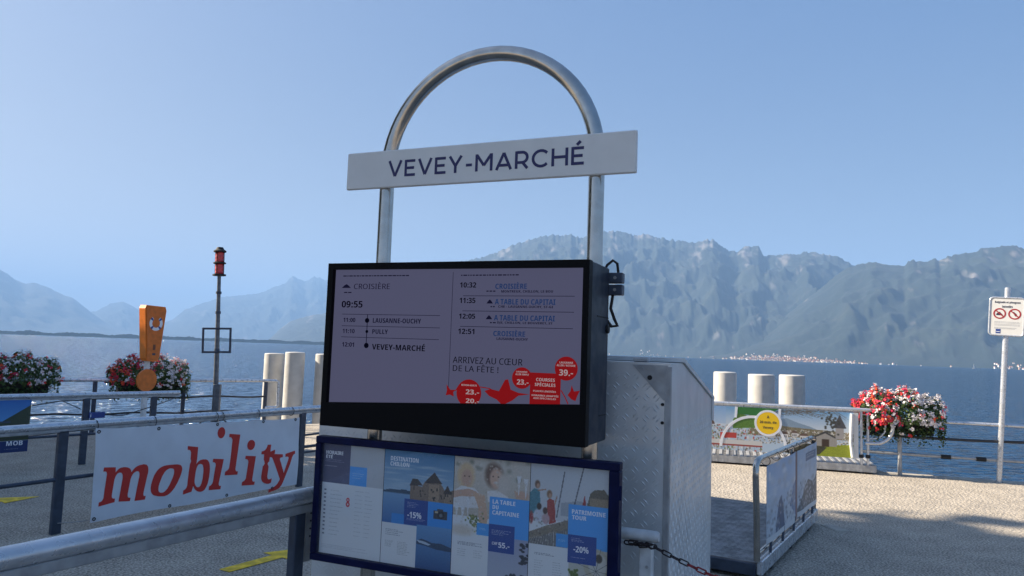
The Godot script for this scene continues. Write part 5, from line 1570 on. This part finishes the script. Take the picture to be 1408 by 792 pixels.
func rounded(c: Vector2, w: float, h: float, r: float) -> Array:
	var p := []
	for q in [[1, -1, -90], [1, 1, 0], [-1, 1, 90], [-1, -1, 180]]:
		var o := c + Vector2(q[0] * (w / 2 - r), q[1] * (h / 2 - r))
		for k in 7: p.append(o + Vector2.from_angle(deg_to_rad(q[2] + 15.0 * k)) * r)
	return p

# ---------------------------------------------------------------- flower boxes
func build_planters() -> void:
	var spots := [[Vector3(-9.6, 0, -12.7), 37.71, 1.02, 0.86, 0.72, 21, "overgrown flower box at the photo's left edge, mostly dark foliage", 0.62, 230],
		[Vector3(-9.6, 0, -12.7), 37.71, 3.28, 0.86, 0.72, 22, "red and white flower box on the fence behind the orange lifebuoy box", 0.5, 400],
		[Vector3(5.6, 0, -12.66), -16.87, 0.90, 0.78, 0.67, 23, "red and white flower box beside the sunlit gangway's looped handrail", 0.40, 600]]
	for s in spots:
		rng.seed = s[5]
		var t := thing("flower_box", s[6], "flower box", s[0], s[1], "flower boxes on the quay fences")
		var cx: float = s[2]
		var y: float = s[3]
		var hw: float = s[4]
		var bw := hw * 0.80
		var mb := MB.new()
		mb.prism(PackedVector2Array([Vector2(cx - bw * 0.95, y - 0.12), Vector2(cx + bw * 0.95, y - 0.12), Vector2(cx + bw, y + 0.12), Vector2(cx - bw, y + 0.12)]), -0.28, -0.04)
		part("trough", mb.mesh(), M.planter, t)
		part("rim", bx(Vector3(cx, y + 0.115, -0.16), Vector3(bw * 2.06, 0.03, 0.28), 0.006), M.planter, t)
		for x in [cx - bw * 0.7, cx + bw * 0.7]:
			part("bracket", tb([Vector3(x, y - 0.13, -0.02), Vector3(x, y - 0.13, -0.26), Vector3(x, y + 0.1, -0.29)], 0.012, 6), M.wire, t)
		var lf := MB.new()
		lf.colored = true
		var red := MB.new()
		red.colored = true
		var wh := MB.new()
		wh.colored = true
		# outline of the growth: a mound that spills over the trough
		var place := func(outer: bool) -> Array:
			var u := rng.randf_range(-1, 1)
			var a := rng.randf_range(-0.55, PI + 0.25)
			var R := (0.44 + 0.05 * sin(u * 9.0) + 0.03 * sin(u * 23.0)) * sqrt(maxf(0.0, 1.0 - pow(absf(u), 2.6) * 0.72)) * 1.15
			var k := rng.randf_range(0.88, 1.04) if outer else sqrt(rng.randf_range(0.2, 0.95))
			var d := Vector3(u * 0.5, sin(a) * 1.0, cos(a) * 0.85)
			var p := Vector3(cx + u * hw * (0.97 + 0.05 * k), y + 0.10 + sin(a) * R * k * (1.0 if sin(a) > 0 else 0.75), -0.16 + cos(a) * R * k * 0.85)
			return [p, d.normalized()]
		for i in 3400:
			var q: Array = place.call(false)
			var p: Vector3 = q[0]
			if p.y < y + 0.06 and absf(p.x - cx) < bw and rng.randf() < 0.8: continue
			var nrm: Vector3 = (q[1] + Vector3(rng.randfn(), rng.randfn(), rng.randfn()) * 0.7).normalized()
			var side := nrm.cross(Vector3(rng.randfn(), rng.randfn(), rng.randfn())).normalized()
			lf.xf = Transform3D(Basis(side, nrm, side.cross(nrm)), p)
			var z := rng.randf_range(0.014, 0.030)
			lf.tint = Color(0.030, 0.062, 0.014).lerp(Color(0.07, 0.12, 0.025), rng.randf())
			lf.tri(Vector3(-z, 0, 0), Vector3(0, 0.006, z), Vector3(0, -0.004, -z), Vector3.UP, Vector3.UP, Vector3.UP)
			lf.tri(Vector3(z, 0, 0), Vector3(0, 0.006, z), Vector3(0, -0.004, -z), Vector3.UP, Vector3.UP, Vector3.UP)
		for i in 170:   # trailing shoots
			var x := cx + rng.randf_range(-1, 1) * hw * 0.98
			var z0 := -0.16 + rng.randf_range(0.05, 0.32)
			var len := rng.randf_range(0.05, 0.26)
			for k in 6:
				var z := rng.randf_range(0.012, 0.024)
				lf.xf = Transform3D(Basis(Vector3(rng.randfn(), rng.randfn(), rng.randfn()).normalized(), rng.randf() * TAU), Vector3(x + rng.randfn() * 0.015, y - 0.02 - len * k / 5.0, z0 + rng.randfn() * 0.015))
				lf.tint = Color(0.030, 0.060, 0.016) * rng.randf_range(0.7, 1.4)
				lf.tri(Vector3(-z, 0, 0), Vector3(0, 0.004, z), Vector3(0, -0.004, -z), Vector3.UP, Vector3.UP, Vector3.UP)
				lf.tri(Vector3(z, 0, 0), Vector3(0, 0.004, z), Vector3(0, -0.004, -z), Vector3.UP, Vector3.UP, Vector3.UP)
		part("foliage", lf.mesh(), M.leaf, t).set_meta("kind", "stuff")
		for i in int(s[8]):
			var q: Array = place.call(true)
			var p: Vector3 = q[0]
			if p.y < y + 0.06 and rng.randf() < 0.88: continue
			var nrm: Vector3 = q[1]
			var u := (p.x - cx) / hw
			var is_red: bool = rng.randf() < clampf(float(s[7]) - u * 0.65 + 0.18 * sin(u * 11.0), 0.06, 0.97)
			var set_: MB = red if is_red else wh
			var hue := rng.randf()
			var base := Color(0.62, 0.025, 0.02).lerp(Color(0.55, 0.02, 0.10), hue) if is_red else Color(0.74, 0.70, 0.70)
			if is_red and hue > 0.8: base = Color(0.75, 0.10, 0.03)
			for k in (9 if is_red else 10):
				var c := p + Vector3(rng.randfn(), rng.randfn(), rng.randfn()) * 0.017 + nrm * 0.012
				var fn := (nrm + Vector3(rng.randfn(), rng.randfn(), rng.randfn()) * 0.35).normalized()
				var e := fn.cross(Vector3.UP if absf(fn.y) < 0.9 else Vector3.RIGHT).normalized()
				var g := e.cross(fn)
				set_.tint = base * rng.randf_range(0.8, 1.12)
				var rr := rng.randf_range(0.010, 0.016)
				for m in 5:
					var w := TAU * m / 5.0 + hue
					var d := e * cos(w) + g * sin(w)
					var l := e * cos(w + 0.55) + g * sin(w + 0.55)
					var r := e * cos(w - 0.55) + g * sin(w - 0.55)
					set_.tri(c, c + l * rr * 0.9 + fn * 0.003, c + d * rr * 1.15 + fn * 0.004, fn, fn, fn)
					set_.tri(c, c + d * rr * 1.15 + fn * 0.004, c + r * rr * 0.9 + fn * 0.003, fn, fn, fn)
		part("red_blossoms", red.mesh(), M.petal, t).set_meta("kind", "stuff")
		part("white_blossoms", wh.mesh(), M.petal, t).set_meta("kind", "stuff")
